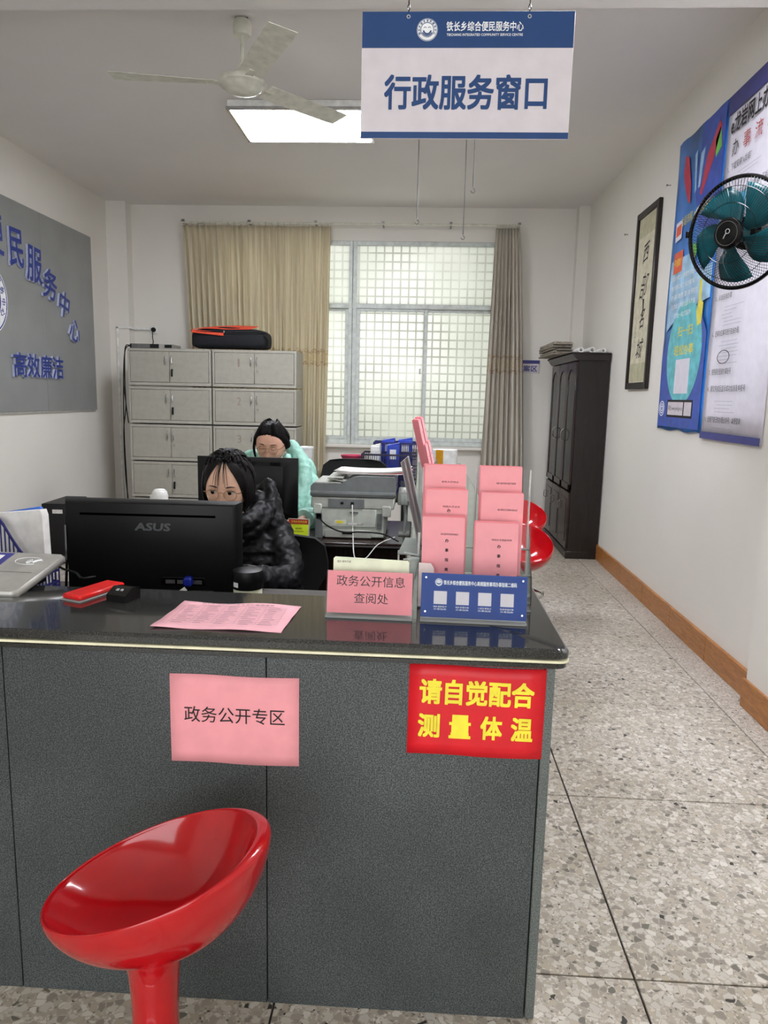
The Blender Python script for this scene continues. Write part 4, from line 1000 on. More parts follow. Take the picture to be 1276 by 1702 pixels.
obj('card_clip', MB().tube([(-.05, .004, .004), (-.01, .002, -.004), (.016, .002, -.004)], .0022, 6).tube([(-.05, .004, -.016), (-.01, .002, -.012), (.016, .002, -.014)], .0022, 6).box(-.003, .002, -.1, .003, .004, 0), M['acrye'], t)

def tape_roll():
    t = thing('ribbon_roll', 'white roll wrapped with a gold ribbon at far end of counter', 'roll', (.185, 5.5, T))
    obj('roll', MB().lathe([(.035, .0), (.095, 0), (.097, .01), (.097, .125), (.095, .135), (.035, .135)], 28), M['white'], t)
    obj('gold_ribbon', MB().lathe([(.099, .0), (.099, .134)], 28).tf(Matrix.Identity(4)) if False else MB().rings([[(.0985*math.cos(a)*q, .0985*math.sin(a)*q, z) for z, q in ((.0, 1), (.136, 1), (.136, .96), (.0, .96))] for a in [R(k) for k in range(225, 262, 6)]]), M['goldb'], t)
tape_roll()

def id_scanner():
    t = thing('card_reader', 'silver tilted card reader with contactless symbol, left end of counter', 'card reader', (-1.16, 1.84, T), R(-2))
    tl = Matrix.Translation((0, 0, .028)) @ Matrix.Rotation(R(13), 4, 'X')
    def A(n_, mb, m, par=t): mb.tf(tl); return obj(n_, mb, m, par)
    b = MB(); o = [(-.15, -.12), (.135, -.12), (.15, -.108), (.165, .10), (.155, .11), (-.15, .11)]
    lay = [(.96, -.012), (1, -.004), (1, .006), (.975, .012)]
    b.rings([[(x*s, y*s, z) for x, y in o] for s, z in lay]); A('case', b, M['silver'])
    A('display', MB().box(-.14, -.02, .012, .02, .10, .0135, .0005), M['pnavy']); A('display_window', MB().box(-.13, .0, .0132, .0, .085, .0142), M['white'])
    mb = MB()
    def ov(rx, ry, x0, y0): mb.tube([(x0+rx*math.cos(a), y0+ry*math.sin(a), .0125) for a in [2*PI*k/28 for k in range(25)]], .0008, 4)
    ov(.038, .022, .085, .058)
    for r in (.008, .013, .018): mb.tube([(.075+r*math.cos(a), .056+r*math.sin(a), .0125) for a in [R(k) for k in range(-50, 51, 20)]], .001, 4)
    mb.tube([(.10, .05, .0125), (.108, .062, .0125), (.118, .066, .0125)], .003, 6)
    A('contactless_symbol', mb, M['prw'])
    A('slot', MB().box(.045, -.07, .0118, .06, -.045, .0128), M['black'])
    A('label_line', MB().box(.02, -.01, .0118, .13, -.008, .0124), M['nickel'])
    obj('stand_leg', MB().prism([(-.02, 0), (.05, 0), (.035, .025), (-.02, .012)], .12, .135, 'x').prism([(-.02, 0), (.05, 0), (.035, .025), (-.02, .012)], -.12, -.105, 'x'), M['black'], t)
    tag(obj('reader_cable', MB().tube(cat_spline([(-1.05, 1.97, T+.03), (-1.02, 1.975, T+.012), (-.97, 1.95, T+.008), (-.93, 1.90, T+.007), (-.90, 1.92, T+.007)]), .0035, 6), M['black']), 'black cable curling from card reader behind the red case', 'cable')
id_scanner()
t = thing('red_case', 'thin red plastic case lying on the counter by the monitor', 'case', (-.838, 1.778, T), R(-20))
obj('case_body', MB().box(-.031, -.078, .003, .031, .078, .016, .004).tf(Matrix.Rotation(R(0), 4, 'X')), M['redc'], t)
obj('clear_sleeve', MB().box(-.035, -.083, .0, .035, .083, .003, .001), M['acrye'], t)
t = thing('desk_gadget', 'small black wedge-shaped stand with white logo beside the red case', 'gadget', (-.745, 1.735, T), R(-14))
obj('body', MB().prism([(-.03, 0), (.03, 0), (.032, .028), (.0, .034), (-.03, .018)], -.026, .03, 'x').tf(Matrix.Rotation(0, 4, 'Z')), M['blackg'], t)
g = txt_mb('服 务', w=.022, h=.008, x=.002, z=.002, y=0, bold=.02); g.v = [(x, -.014+z*.9, .0278+z*.48) for x, y, z in g.v]; me = bpy.data.meshes.new('logo'); me.from_pydata(g.v, [], g.f); obj('logo', me, M['prw'], t, sm=False)

# ------------------------------------------------------------------ low desk behind the counter
def low_desk():
    t = thing('work_desk', 'low grey work desk built in behind the counter', 'desk', (-1.35, 2.22, 0))
    obj('desk_top', MB().box(-.95, -.375, .72, 1.14, .37, .75, .004), M['dgrey'], t)
    for x in (-.9, .0, 1.05): obj('leg_panel', MB().box(x, -.33, 0, x+.03, .33, .72), M['dwood2'], t)
low_desk()
def monitor1():
    t = thing('monitor', 'large black monitor seen from behind on the near desk', 'monitor', (-.835, 2.2, .75), R(1.5))
    w_ = .278
    back = MB(); z0, z1 = .085, .382
    rs = []
    for y_, s, dz in ((-.035, .92, -.02), (-.03, .96, -.008), (-.004, 1, 0), (.016, 1, 0)):
        rs.append([(-w_*s, y_, z0+(.02*(1-s)*10)), (w_*s, y_, z0+(.02*(1-s)*10)), (w_*s, y_, z1-(1-s)*.12), (-w_*s, y_, z1-(1-s)*.12)])
    back.rings(rs); obj('back_shell', back, M['black'], t)
    obj('screen', MB().box(-w_+.006, .0155, z0+.02, w_-.006, .0175, z1-.008), M['blackg'], t)
    obj('vent_slot', MB().box(-.22, -.0365, .335, .205, -.0345, .342), M['slot'], t)
    text('ASUS', t, mat('embossed_grey', (42, 45, 46), .3), w=.108, h=.023, x=.008, z=.302, y=-.0362, bold=.03, ext=.0, skew=.15)
    obj('base_ridge', MB().box(-.25, -.040, .096, .2, -.032, .104, .003), M['blackg'], t)
    p = obj('port_recess', MB().box(.03, -.0385, .118, .17, -.0345, .144, .002), M['blackg'], t)
    obj('port', MB().box(.045, -.0395, .123, .075, -.0385, .135).box(.082, -.0395, .123, .1, -.0385, .135).box(.13, -.0395, .123, .16, -.0385, .135), M['nickel'], p)
    obj('plug', MB().box(.108, -.07, .121, .135, -.038, .151, .006), M['usb'], t)
    obj('cable_tag', MB().box(-.024, -.002, 0, .024, .0, .014).tf(Matrix.Translation((.105, -.075, .098)) @ Matrix.Rotation(R(-38), 4, 'Y')), M['paper'], t)
    obj('neck', MB().box(-.04, -.01, .0, .04, .014, .18, .004), M['black'], t)
    obj('stand_foot', MB().box(-.13, -.09, 0, .13, .1, .012, .004), M['black'], t)
    obj('side_cable', MB().tube(cat_spline([(-.27, -.03, .3), (-.262, -.05, .18), (-.272, -.04, .06), (-.26, .0, .004)]), .004, 6), M['blackg'], t)
monitor1()
t = thing('mug', 'insulated mug with a black lid and cream body beside the monitor', 'mug', (-.522, 2.14, .75))
obj('body', MB().lathe([(.036, 0), (.041, .004), (.044, .05), (.044, .125), (.043, .13)], 32), M['cream'], t)
obj('lid', MB().lathe([(.046, .126), (.048, .13), (.048, .172), (.045, .182), (.03, .185), (0, .186)], 32), M['black'], t)
obj('label', MB().rings([[(.0486*math.cos(a), .0486*math.sin(a), z) for z in (.135, .15)] for a in [R(k) for k in range(222, 248, 5)]], close=False, caps=False), M['prw'], t)
t = thing('bottle', 'tall white bottle with rounded lid, just above monitor top edge', 'bottle', (-.925, 2.50, .75))
obj('body', MB().lathe([(.03, 0), (.034, .004), (.034, .30), (.03, .318), (.026, .322)], 24), M['white'], t)
obj('lid', MB().lathe([(.028, .32), (.031, .323), (.031, .33), (.028, .334), (.029, .352), (.026, .366), (.018, .375), (0, .378)], 24), M['white'], t); obj('lid_loop', MB().tube([(-.027, 0, .334), (-.034, 0, .34), (-.033, 0, .352), (-.025, 0, .356)], .0028, 6), M['white'], t)

def basket_tray(name, label, loc, w_, d, h_, m, rz=0, cut=False, cat='basket'):
    t = thing(name, label, cat, loc, rz)
    def wall(x0, x1, hh, tfm, hh2=None):
        mb = MB(); n = max(3, int((x1-x0)/.016)); top = lambda x: hh if hh2 is None else hh2+(hh-hh2)*max(0, 1-max(0, ((x-x0)/(x1-x0)-.42)/.58))**1.7
        mb.box(x0, 0, 0, x1, .003, .03); zs = [.03]
        for i in range(n+1):
            x = x0+(x1-x0)*i/n; mb.box(x-.002, 0, .02, x+.002, .003, top(x))
        for f_ in (.33, .66): 
            mb.box(x0, 0, hh*f_-.004 if hh2 is None else min(hh, hh2)*f_-.004, x1, .003, hh*f_+.004 if hh2 is None else min(hh, hh2)*f_+.004)
        for i in range(n):
            xa = x0+(x1-x0)*i/n; xb = x0+(x1-x0)*(i+1)/n
            mb.add([(xa, -.001, top(xa)-.014), (xb, -.001, top(xb)-.014), (xb, -.001, top(xb)), (xa, -.001, top(xa)), (xa, .004, top(xa)-.014), (xb, .004, top(xb)-.014), (xb, .004, top(xb)), (xa, .004, top(xa))], [(0, 1, 2, 3), (4, 7, 6, 5), (3, 2, 6, 7), (0, 4, 5, 1), (0, 3, 7, 4), (1, 5, 6, 2)])
        mb.tf(tfm); return mb
    I = Matrix.Identity(4); Tm = Matrix.Translation; Rz = Matrix.Rotation
    obj('front_side', wall(-w_/2, w_/2, h_, Tm((0, -d/2, 0)), h_*.45 if cut else None), m, t)
    obj('back_side', wall(-w_/2, w_/2, h_, Tm((0, d/2-.003, 0)), h_*.45 if cut else None), m, t)
    obj('end_side', wall(-d/2, d/2, h_*(.45 if cut else 1), Tm((w_/2, 0, 0)) @ Rz(R(90), 4, 'Z')), m, t)
    obj('end_side', wall(-d/2, d/2, h_, Tm((-w_/2+.003, 0, 0)) @ Rz(R(90), 4, 'Z')), m, t)
    obj('bottom', MB().box(-w_/2, -d/2, 0, w_/2, d/2, .003), m, t)
    return t
basket_tray('file_basket', 'navy slotted file basket left of the monitor', (-1.41, 2.42, .75), .25, .10, .275, M['navy'], R(-12), True)
t = thing('document_folder', 'white document sleeve standing in the navy file basket', 'folder', (-1.405, 2.43, .756), R(-12))
obj('sheets', MB().prism([(-.13, 0), (.10, 0), (.118, .02), (.112, .28), (.105, .30), (-.13, .27)], -.02, .012), M['paper'], t)
for k in range(2): text(('便民服务中心', '文件资料')[k], t, M['inkg'], w=.07, h=.006, x=.068+k*.016, z=.06, y=-.0206, rot=PI/2-.06, res=1)
t = thing('document_folder', 'bright blue folder leaning behind the white sleeve in basket', 'folder', (-1.43, 2.462, .756), R(-12))
obj('cover', MB().prism([(-.12, 0), (.10, 0), (.10, .298), (.092, .302), (-.12, .262)], -.0, .012), M['fblue'], t)

def pc_tower():
    t = thing('computer_tower', 'black computer tower on the floor by the left wall', 'computer', (-3.22, 6.1, 0), R(3))
    obj('case', MB().box(-.10, .012, .01, .10, .5, .47, .006), M['black'], t)
    obj('front_bezel', MB().box(-.10, 0, .01, .10, .014, .47, .008), M['blackm'], t)
    obj('label_window', MB().box(-.005, -.002, .385, .085, 0, .42, .003), M['white'], t)
    obj('side_latch', MB().box(.10, .06, .22, .112, .09, .27, .004).box(.10, .03, .27, .115, .05, .36, .006), M['nickel'], t)
    for x in (-.08, .08):
        for y in (.04, .46): obj('foot', MB().lathe([(.014, 0), (.014, .011)], 10, (x, y, 0)), M['black'], t)
    tag(obj('cable', MB().tube(cat_spline([(-3.13, 6.3, .01), (-3.0, 6.0, .008), (-3.05, 5.6, .008), (-3.25, 5.3, .008), (-3.4, 5.1, .008)]), .006, 6), M['black']), 'black cable lying on the floor near the computer tower', 'cable')
pc_tower()

# ------------------------------------------------------------------ second desk, monitor, printer
def desk2():
    t = thing('office_desk', 'dark lacquered office desk carrying the printer and the second monitor', 'desk', (-.70, 3.82, 0))
    obj('desk_top', MB().box(-.72, -.34, .72, .66, .34, .75, .005), M['dwood2'], t)
    obj('modesty_panel', MB().box(-.66, -.26, .18, .60, -.24, .72), M['dwood2'], t)
    for x in (-.70, .61): obj('leg_panel', MB().box(x, -.30, 0, x+.03, .30, .72), M['dwood2'], t)
    obj('edge_rail', MB().box(-.715, -.345, .73, .655, -.339, .737), M['nickel'], t)
desk2()
def monitor2():
    t = thing('monitor', 'black monitor seen from behind, in front of woman in mint jacket', 'monitor', (-.862, 3.56, .75), R(1))
    w_ = .252
    rs = []
    for y_, s in ((-.05, .72), (-.045, .76), (-.02, .90), (-.012, 1), (.012, 1)):
        rs.append([(-w_*s, y_, .25-.155*s), (w_*s, y_, .25-.155*s), (w_*s, y_, .25+.155*s), (-w_*s, y_, .25+.155*s)])
    obj('back_shell', MB().rings(rs), M['black'], t)
    obj('screen', MB().box(-w_+.012, .011, .112, w_-.012, .013, .388), M['blackg'], t)
    v = MB()
    for k in range(6): v.box(-.02+k*.011, -.046, .366, -.013+k*.011, -.03, .385)
    for k in range(6): v.box(.12+k*.009, -.046, .366, .125+k*.009, -.03, .385)
    obj('vent', v, M['blackg'], t, kind='stuff')
    obj('neck', MB().box(-.035, -.03, .01, .035, .0, .14, .004), M['black'], t); obj('stand_foot', MB().box(-.11, -.1, 0, .11, .1, .012, .004), M['black'], t)
monitor2()
def printer():
    t = thing('printer', 'grey multifunction printer seen from behind with papers on top', 'printer', (-.335, 3.58, .75), R(0))
    obj('lower_body', MB().box(-.175, 0, .008, .165, .34, .235, .006), M['pgreen'], t)
    obj('upper_body', MB().box(-.21, -.006, .175, .21, .35, .238, .005), M['pgrey'], t)
    r_ = obj('rear_recess', MB().box(-.122, -.0085, .178, .06, -.005, .23, .001), M['pdark'], t)
    obj('port', MB().box(-.06, -.011, .2, -.045, -.008, .213).box(-.008, -.014, .197, .008, -.008, .215, .002), M['black'], r_)
    obj('hinge', MB().box(-.197, -.02, .145, -.155, .0, .20, .004), M['pgreen'], t); obj('hinge', MB().box(.15, -.016, .135, .195, .0, .195, .004), M['pgrey'], t)
    obj('rear_cover', MB().box(-.155, -.005, .07, .12, .0, .172, .003), M['pgreen'], t)
    obj('power_inlet', MB().box(-.185, -.006, .108, -.155, .002, .14, .002), M['black'], t)
    obj('tray_door', MB().box(-.14, -.006, .006, .10, 0, .052, .003), M['pgrey'], t); obj('tray_latch', MB().box(-.05, -.009, .028, .01, -.005, .04), M['black'], t)
    obj('side_post', MB().box(-.19, -.006, .0, -.15, .02, .14, .003), M['pdark'], t)
    obj('bracket_tab', MB().box(-.012, -.009, .148, .03, -.004, .158), M['pdark'], t)
    obj('vent_grille', MB().box(.125, -.004, .06, .15, 0, .15).box(.13, -.007, .09, .142, -.003, .1), M['pdark'], t)
    lb = obj('label', MB().box(-.09, -.0058, .085, -.03, -.0048, .108), M['cream'], t); obj('label_mark', MB().box(-.08, -.0064, .09, -.048, -.0057, .104), M['yel'], lb)
    obj('label', MB().box(-.02, -.0058, .082, .05, -.0048, .094), M['white'], t); text('50180', t, M['ink'], w=.03, h=.009, x=.04, z=.088, y=-.0062)
    obj('scanner_bed', MB().box(-.215, -.01, .24, .215, .35, .272, .008), M['pdark'], t)
    obj('scanner_line', MB().box(-.2155, -.0105, .254, .2155, .35, .2555), M['black'], t)
    prof = [(-.215, .272), (-.213, .30), (-.20, .315), (-.08, .312), (-.06, .318), (.0, .352), (.03, .36), (.205, .36), (.215, .345), (.215, .272)]
    obj('document_feeder', MB().prism(prof, .0, .33), M['pdark'], t)
    obj('output_tray', MB().box(-.195, .01, .313, -.06, .30, .322, .003).box(-.12, .005, .345, -.05, .28, .35).add([(-.13, .01, .34), (-.01, .01, .318), (-.01, .28, .318), (-.13, .28, .34), (-.13, .01, .348), (-.01, .01, .326), (-.01, .28, .326), (-.13, .28, .348)], [(0, 1, 2, 3), (4, 7, 6, 5), (0, 4, 5, 1), (3, 2, 6, 7), (0, 3, 7, 4), (1, 5, 6, 2)]), M['pgrey'], t)
    obj('cord', MB().tube(cat_spline([(0, -.015, .2), (.005, -.04, .12), (.01, -.06, .05), (.04, -.28, -.035), (.09, -.28, -.04), (.14, -.12, .0), (.22, -.05, .03)]), .0028, 6), M['white'], t)
    obj('power_cord', MB().tube(cat_spline([(-.17, -.015, .122), (-.12, -.06, .085), (-.04, -.08, .055), (.05, -.09, .06), (.16, -.1, .055), (.24, -.12, .02)]), .004, 6), M['black'], t)
printer()
bpy.data.objects['printer'].scale.z = .89
def papers():
    t = thing('paper_stack', 'untidy pile of printed papers on top of the printer', 'papers', (-.24, 3.60, 1.072), R(-4))
    z = 0
    for k in range(5):
        n = 8; vs = []; dx, dy = rnd.uniform(-.012, .012), rnd.uniform(-.01, .01)
        for i in range(n+1):
            for j in range(3):
                u = i/n; vs.append((-.19+.37*u+dx, .02+.11*j+dy, z+.004*math.sin(u*3+k)+(.012*(u-.5)**2)*4*(1 if u > .5 else .3)))
        me = bpy.data.meshes.new('sheet'); me.from_pydata(vs, [], [(i*3+j, (i+1)*3+j, (i+1)*3+j+1, i*3+j+1) for i in range(n) for j in range(2)])
        for p in me.polygons: p.use_smooth = True
        o = obj('sheet', me, M['paper'] if k != 2 else M['pinks'], t, sm=False); o.modifiers.new('t', 'SOLIDIFY').thickness = .0015; z += .005
papers()
def adapter():
    t = thing('power_adapter', 'pale plastic unit standing right of the printer on the desk', 'adapter', (-.075, 3.74, .75))
    obj('stand', MB().box(-.03, -.04, 0, .03, .04, .012, .003).tube([(0, 0, .01), (.006, 0, .1), (.0, 0, .18)], .009, 8), M['pgrey'], t)
    obj('head', MB().box(-.038, -.03, .16, .034, .03, .235, .008), M['pgrey'], t); obj('head_cap', MB().box(-.034, -.032, .22, .03, .03, .25, .008), M['white'], t)
adapter()
t = thing('name_card', 'yellow and red name card in a clear holder on the dark desk', 'name card', (-.597, 3.505, .75), R(-3))
tl = Matrix.Rotation(R(-10), 4, 'X')
obj('acrylic_holder', MB().box(-.055, -.002, 0, .055, 0, .108).box(-.055, .0, 0, .055, .05, .003).tf(tl), M['acrye'], t)
obj('card', MB().box(-.052, -.0032, .004, .048, -.0022, .104).tf(tl), M['lime'], t); obj('card_header', MB().box(-.052, -.0042, .08, .048, -.0031, .104).tf(tl), M['maroon'], t)
for s, k, mm in (('工作人员岗位牌', dict(w=.08, h=.011, z=.092, x=0, y=-.0046, res=1), 'yel'), ('服务窗口', dict(w=.034, h=.009, z=.058, y=-.0036, res=1), 'ink'), ('综合便民服务', dict(w=.05, h=.006, z=.044, y=-.0036, res=1), 'ink')):
    m_ = txt_mb(s, **k); m_.tf(tl); me = bpy.data.meshes.new('lettering'); me.from_pydata(m_.v, [], m_.f); obj('lettering', me, M[mm], t, sm=False)

# back table with baskets and humidifier
t = thing('side_table', 'dark table standing under the window behind the printer', 'table', (-.60, 5.45, 0))
obj('table_top', MB().box(-.55, -.35, .72, .56, .35, .75, .004), M['dwood2'], t)
for x in (-.5, .47):
    for y in (-.3, .26): obj('leg', MB().box(x, y, 0, x+.04, y+.04, .72), M['dwood2'], t)
t = thing('humidifier', 'white cylindrical humidifier standing in front of the cream curtain', 'humidifier', (-.86, 5.35, .75))
obj('body', MB().lathe([(.055, 0), (.06, .01), (.058, .31), (.055, .32)], 28), M['white'], t); obj('lid', MB().lathe([(.06, .318), (.061, .325), (.058, .335), (0, .336)], 28), M['prw'], t); obj('seam', MB().box(.0, -.0605, .02, .004, -.056, .3), M['pgrey'], t)
basket_tray('storage_basket', 'dark slotted basket behind the printer', (-.225, 5.3, .75), .40, .28, .31, M['dpur'])
basket_tray('storage_basket', 'blue slotted basket standing behind the dark basket', (-.20, 5.66, .75), .33, .22, .37, M['navy'])
for k, (x, y, z, w_, h_, m_, lab) in enumerate(((-.25, 5.66, .76, .10, .375, 'bblue', 'blue binder, left one in the rear basket'), (-.12, 5.66, .76, .11, .38, 'bblue', 'blue binder, right one in the rear basket'), (-.20, 5.3, .76, .09, .36, 'bblue', 'blue binder upright in the dark front basket'), (-.33, 5.32, .76, .07, .35, 'white', 'white notebook upright in the dark front basket'))):
    t = thing('binder', lab, 'binder', (x, y, z))
    obj('cover', MB().box(-w_/2, -.09, 0, w_/2, .09, h_, .008).prism([(-w_/2, h_-.002), (w_/2, h_-.002), (w_/2, h_+.018)], -.08, .0), M[m_], t); obj('spine_label', MB().box(-w_*.25, -.093, h_-.1, w_*.25, -.09, h_-.03), M['prw'], t)
t = thing('pink_bowl', 'small rose plastic bowl left of the dark basket', 'bowl', (-.50, 5.25, .75))
obj('bowl', MB().lathe([(.03, .20), (.05, .21), (.085, .29), (.08, .29), (.045, .218), (0, .212)], 20, (0, 0, 0)), M['pinkbag'], t); obj('stand', MB().lathe([(.04, 0), (.035, .01), (.028, .19), (.03, .205)], 16), M['pinkbag'], t)

# ------------------------------------------------------------------ stools
def stool_mesh():
    """bucket seat: a tilted oval rim lofted down to the neck, with a broad lip on the high side"""
    N = 56; ZN, ZI = .43, .468; ox = .014
    hz = lambda x, y: .588+.338*x-.03*y
    def ring(k, z_of):
        out = []
        for i in range(N):
            th = 2*PI*i/N; kk = k(th) if callable(k) else k; x = .213*math.cos(th); y = .175*math.sin(th)
            out.append((x*kk+ox*kk, y*kk, z_of(x, y, kk)))
        return out
    rs = [ring(s, lambda x, y, k: ZN+(hz(x, y)-ZN)*(1-(1-min(k, 1)**2.4)**(1/1.7))) for s in (.26, .32, .42, .55, .68, .8, .9, .96, .99, 1.0)]
    lip = lambda th: .035+.125*max(0, math.cos(th-.15))**2
    rs.append(ring(lambda th: 1-lip(th)*.3, lambda x, y, k: hz(x, y)+.006))
    rs.append(ring(lambda th: 1-lip(th)*.8, lambda x, y, k: hz(x, y)+.003))
    rs.append(ring(lambda th: 1-lip(th), lambda x, y, k: hz(x*.94, y*.94)-.008))
    for s in (.84, .72, .56, .4, .24, .1):
        rs.append(ring(lambda th, s=s: s*(1-lip(th))/.93*.97, lambda x, y, k, s=s: ZI+(hz(x*.9, y*.9)-ZI)*(1-(1-min(.99, s*1.08)**2.4)**(1/1.7))*.96))
    return MB().rings(rs)
def stool(label, loc, rz):
    t = thing('bar_stool', label, 'stool', loc, rz, 'glossy red bar stools')
    s = obj('seat', stool_mesh(), M['red'], t); md = s.modifiers.new('s', 'SUBSURF'); md.levels = 1; md.render_levels = 2
    obj('stem', MB().lathe([(.048, .18), (.044, .24), (.044, .31), (.048, .37), (.055, .41), (.066, .432), (.066, .440), (0, .442)], 36), M['red'], t)
    obj('gas_column', MB().lathe([(.025, .04), (.025, .185)], 20), M['chrome'], t)
    obj('base', MB().lathe([(.2, 0), (.203, .006), (.19, .014), (.1, .03), (.045, .05), (.03, .06), (0, .06)], 40), M['red'], t)
    obj('foot_ring', MB().tube([(.13*math.cos(a), -.05+.13*math.sin(a), .15) for a in [2*PI*k/24 for k in range(25)]], .009, 8, caps=False), M['chrome'], t)
    return t
stool('glossy red bucket-seat bar stool standing right in front of the counter', (-.482, 1.205, 0), 0)
def stool2(label, x, y, rz, dz):
    o = copy_tree(STOOL0); o.location = (x, y, 0); o.rotation_euler = (0, 0, rz); o['label'] = label
    for c in o.children:
        if c.name.startswith(('seat', 'stem')): c.location.z = dz
        if c.name.startswith('gas'): c.scale.z = 1.8
STOOL0 = bpy.data.objects['bar_stool']
stool2('red bar stool beside the counter wing, nearer of the two at the back', .585, 4.0, R(98), .09)
stool2('red bar stool beside the counter wing, farther of the two at the back', .69, 4.85, R(98), .115)

# ------------------------------------------------------------------ chairs
def chair(label, loc, rz, bw=.235, ztop=.88):
    t = thing('office_chair', label, 'chair', loc, rz)
    # faces -y
    obj('seat', MB().box(-.24, -.24, .42, .24, .22, .48, .03), M['blackm'], t)
    rs = []
    for z, w_ in ((.54, .17), (.56, .20), (.65, bw), (ztop-.12, bw), (ztop-.04, bw*.93), (ztop-.008, bw*.75), (ztop, bw*.5)):
        rs.append([(x*w_, .24+.04*x*x*-1+(z-.5)*.12+dy, z) for dy, xs in ((0, (-1, -.5, 0, .5, 1)), (.035, (1, .5, 0, -.5, -1))) for x in xs])
    obj('backrest', MB().rings(rs), M['blackm'], t)
    obj('back_bar', MB().tube([(0, .1, .42), (0, .27, .43), (0, .29, .6)], .018, 8), M['black'], t)
    for sx in (-1, 1):
        for sy in (-1, 1): obj('leg', MB().tube([(sx*.2, sy*.19, .43), (sx*.23, sy*.22, 0)], .012, 8), M['black'], t)
chair('black padded office chair of the woman in the black jacket', (-.665, 3.02, 0), 0, .25, .818)
chair('black padded chair standing empty behind the printer', (-.43, 4.45, 0), 0, .225, 1.055)
chair('black padded chair under the woman in the mint jacket', (-.93, 4.36, 0), 0, .2, .80)

# ------------------------------------------------------------------ people
def head_mb(detail=1):
    nu, nv = 64, 56; rs = []
    def g(x, z, cx, cz, sx, sz): return math.exp(-((x-cx)/sx)**2-((z-cz)/sz)**2)
    for i in range(nv+1):
        ph = PI*min(max(i/nv, .004), .996); ring = []
        for k in range(nu):
            a = 2*PI*k/nu; dx, dy, dz = math.sin(ph)*math.sin(a), -math.sin(ph)*math.cos(a), -math.cos(ph)
            x, y, z = dx*.075, dy*.094, dz*.113
            tt = max(0, -z/.113)
            x *= 1-.30*tt**1.7
            if dy > 0: y *= 1-.25*tt; 
            else:
                y *= 1-.02*tt
                y = -(.094*(1-math.exp(-(-y/.094)*2.2))/(1-math.exp(-2.2))) * (.93)
            if z > 0: x *= 1+.03*math.sin(PI*z/.113)
            if dy < .1:
                w = min(1, max(0, (-dy+.1)*2.5)); ax = abs(x)
                f = 0
                f += .0035*g(ax, z, .028, .022, .02, .008)            # brow
                f -= .0085*g(ax, z, .031, .003, .0145, .0105)         # socket
                f += .0045*g(ax, z, .031, .0, .0105, .0065)           # lid bulge
                f += .010*g(x, z, 0, -.014, .0075, .018)              # bridge
                f += .0165*g(x, z, 0, -.040, .0095, .010)             # tip
                f += .0075*g(ax, z, .012, -.044, .006, .006)          # wings
                f -= .004*g(ax, z, .008, -.053, .006, .003)
                f += .0060*g(x, z, 0, -.066, .020, .0085)             # mouth
                f -= .0035*g(x, z, 0, -.0665, .02, .0018)
                f -= .003*g(x, z, 0, -.081, .014, .005)
                f += .007*g(x, z, 0, -.099, .018, .010)               # chin
                f += .0045*g(ax, z, .043, -.028, .016, .017)          # cheeks
                y -= f*w
            ring.append((x, y, z))
        rs.append(ring)
    mb = MB().rings(rs)
    for sx in (-1, 1): mb.sphere((sx*.074, .012, -.012), (.008, .016, .028), 10, 8)
    return mb
def face_y(x, z):
    """front surface of the head at x,z"""
    tt = max(0, -z/.113); q = 1-(z/.113)**2-(x/(.075*(1-.3*tt**1.7)))**2
    dy = math.sqrt(max(q, 0)); y = dy*.094*(1-.02*tt)
    return -(.094*(1-math.exp(-(y/.094)*2.2))/(1-math.exp(-2.2)))*.93
def hsurf(az, el, off=0.0):
    """point over the skull; az 0 = face, positive toward +x; el from horizontal"""
    ce = math.cos(el); return Vector((ce*math.sin(az)*(.077+off), -ce*math.cos(az)*(.090+off), math.sin(el)*(.113+off)))
def limb(mb, pts, rad, n=16, sub=8):
    P = cat_spline(pts, sub); m = len(pts)-1; rr = []
    for i in range(len(P)):
        s = i/(len(P)-1)*m; k = min(int(s), m-1); f = s-k; rr.append(rad[k]*(1-f)+rad[k+1]*f)
    # rounded ends
    mb.tube(P, rr, n); mb.sphere(P[0], rr[0]*.97, 12, 8); mb.sphere(P[-1], rr[-1]*.97, 12, 8); return mb
def hand(mb, wrist, direc, palm_n, side, curl=.35):
    """palm and five bent fingers from the wrist along direc; palm_n points out of the palm"""
    d = Vector(direc).normalized(); n = Vector(palm_n); n = (n-d*n.dot(d)).normalized(); s = d.cross(n).normalized()*side
    W = Vector(wrist)
    rs = []
    for f, w_, th in ((-.01, .024, .018), (.02, .034, .014), (.05, .040, .013), (.078, .038, .010)):
        c = W+d*f; rs.append([c+s*w_*math.cos(2*PI*k/12)+n*th*math.sin(2*PI*k/12) for k in range(12)])
    mb.rings(rs)
    for off, L, st in ((-.029, .070, .070), (-.0095, .080, .076), (.0105, .074, .074), (.029, .058, .066)):
        p = W+d*st*.9+s*off; dd = d.copy(); pts = [p-d*.015, p]
        for q in range(3):
            ang = curl*(q+.4); dd = (dd*math.cos(ang*.55)+n*math.sin(ang*.55)).normalized(); p = p+dd*L*(.45, .3, .25)[q]; pts.append(p)
        mb.tube(cat_spline(pts, 4), [.0088-.0026*i/16 for i in range(17)], 8); mb.sphere(pts[-1], .0063, 8, 6)
    b = W+d*.02-s*.026; pts = [b, b+d*.025-s*.018+n*.008, b+d*.048-s*.024+n*.018, b+d*.066-s*.02+n*.026]
    mb.tube(cat_spline(pts, 4), [.0115-.0035*i/12 for i in range(13)], 8); mb.sphere(pts[-1], .0078, 8, 6)
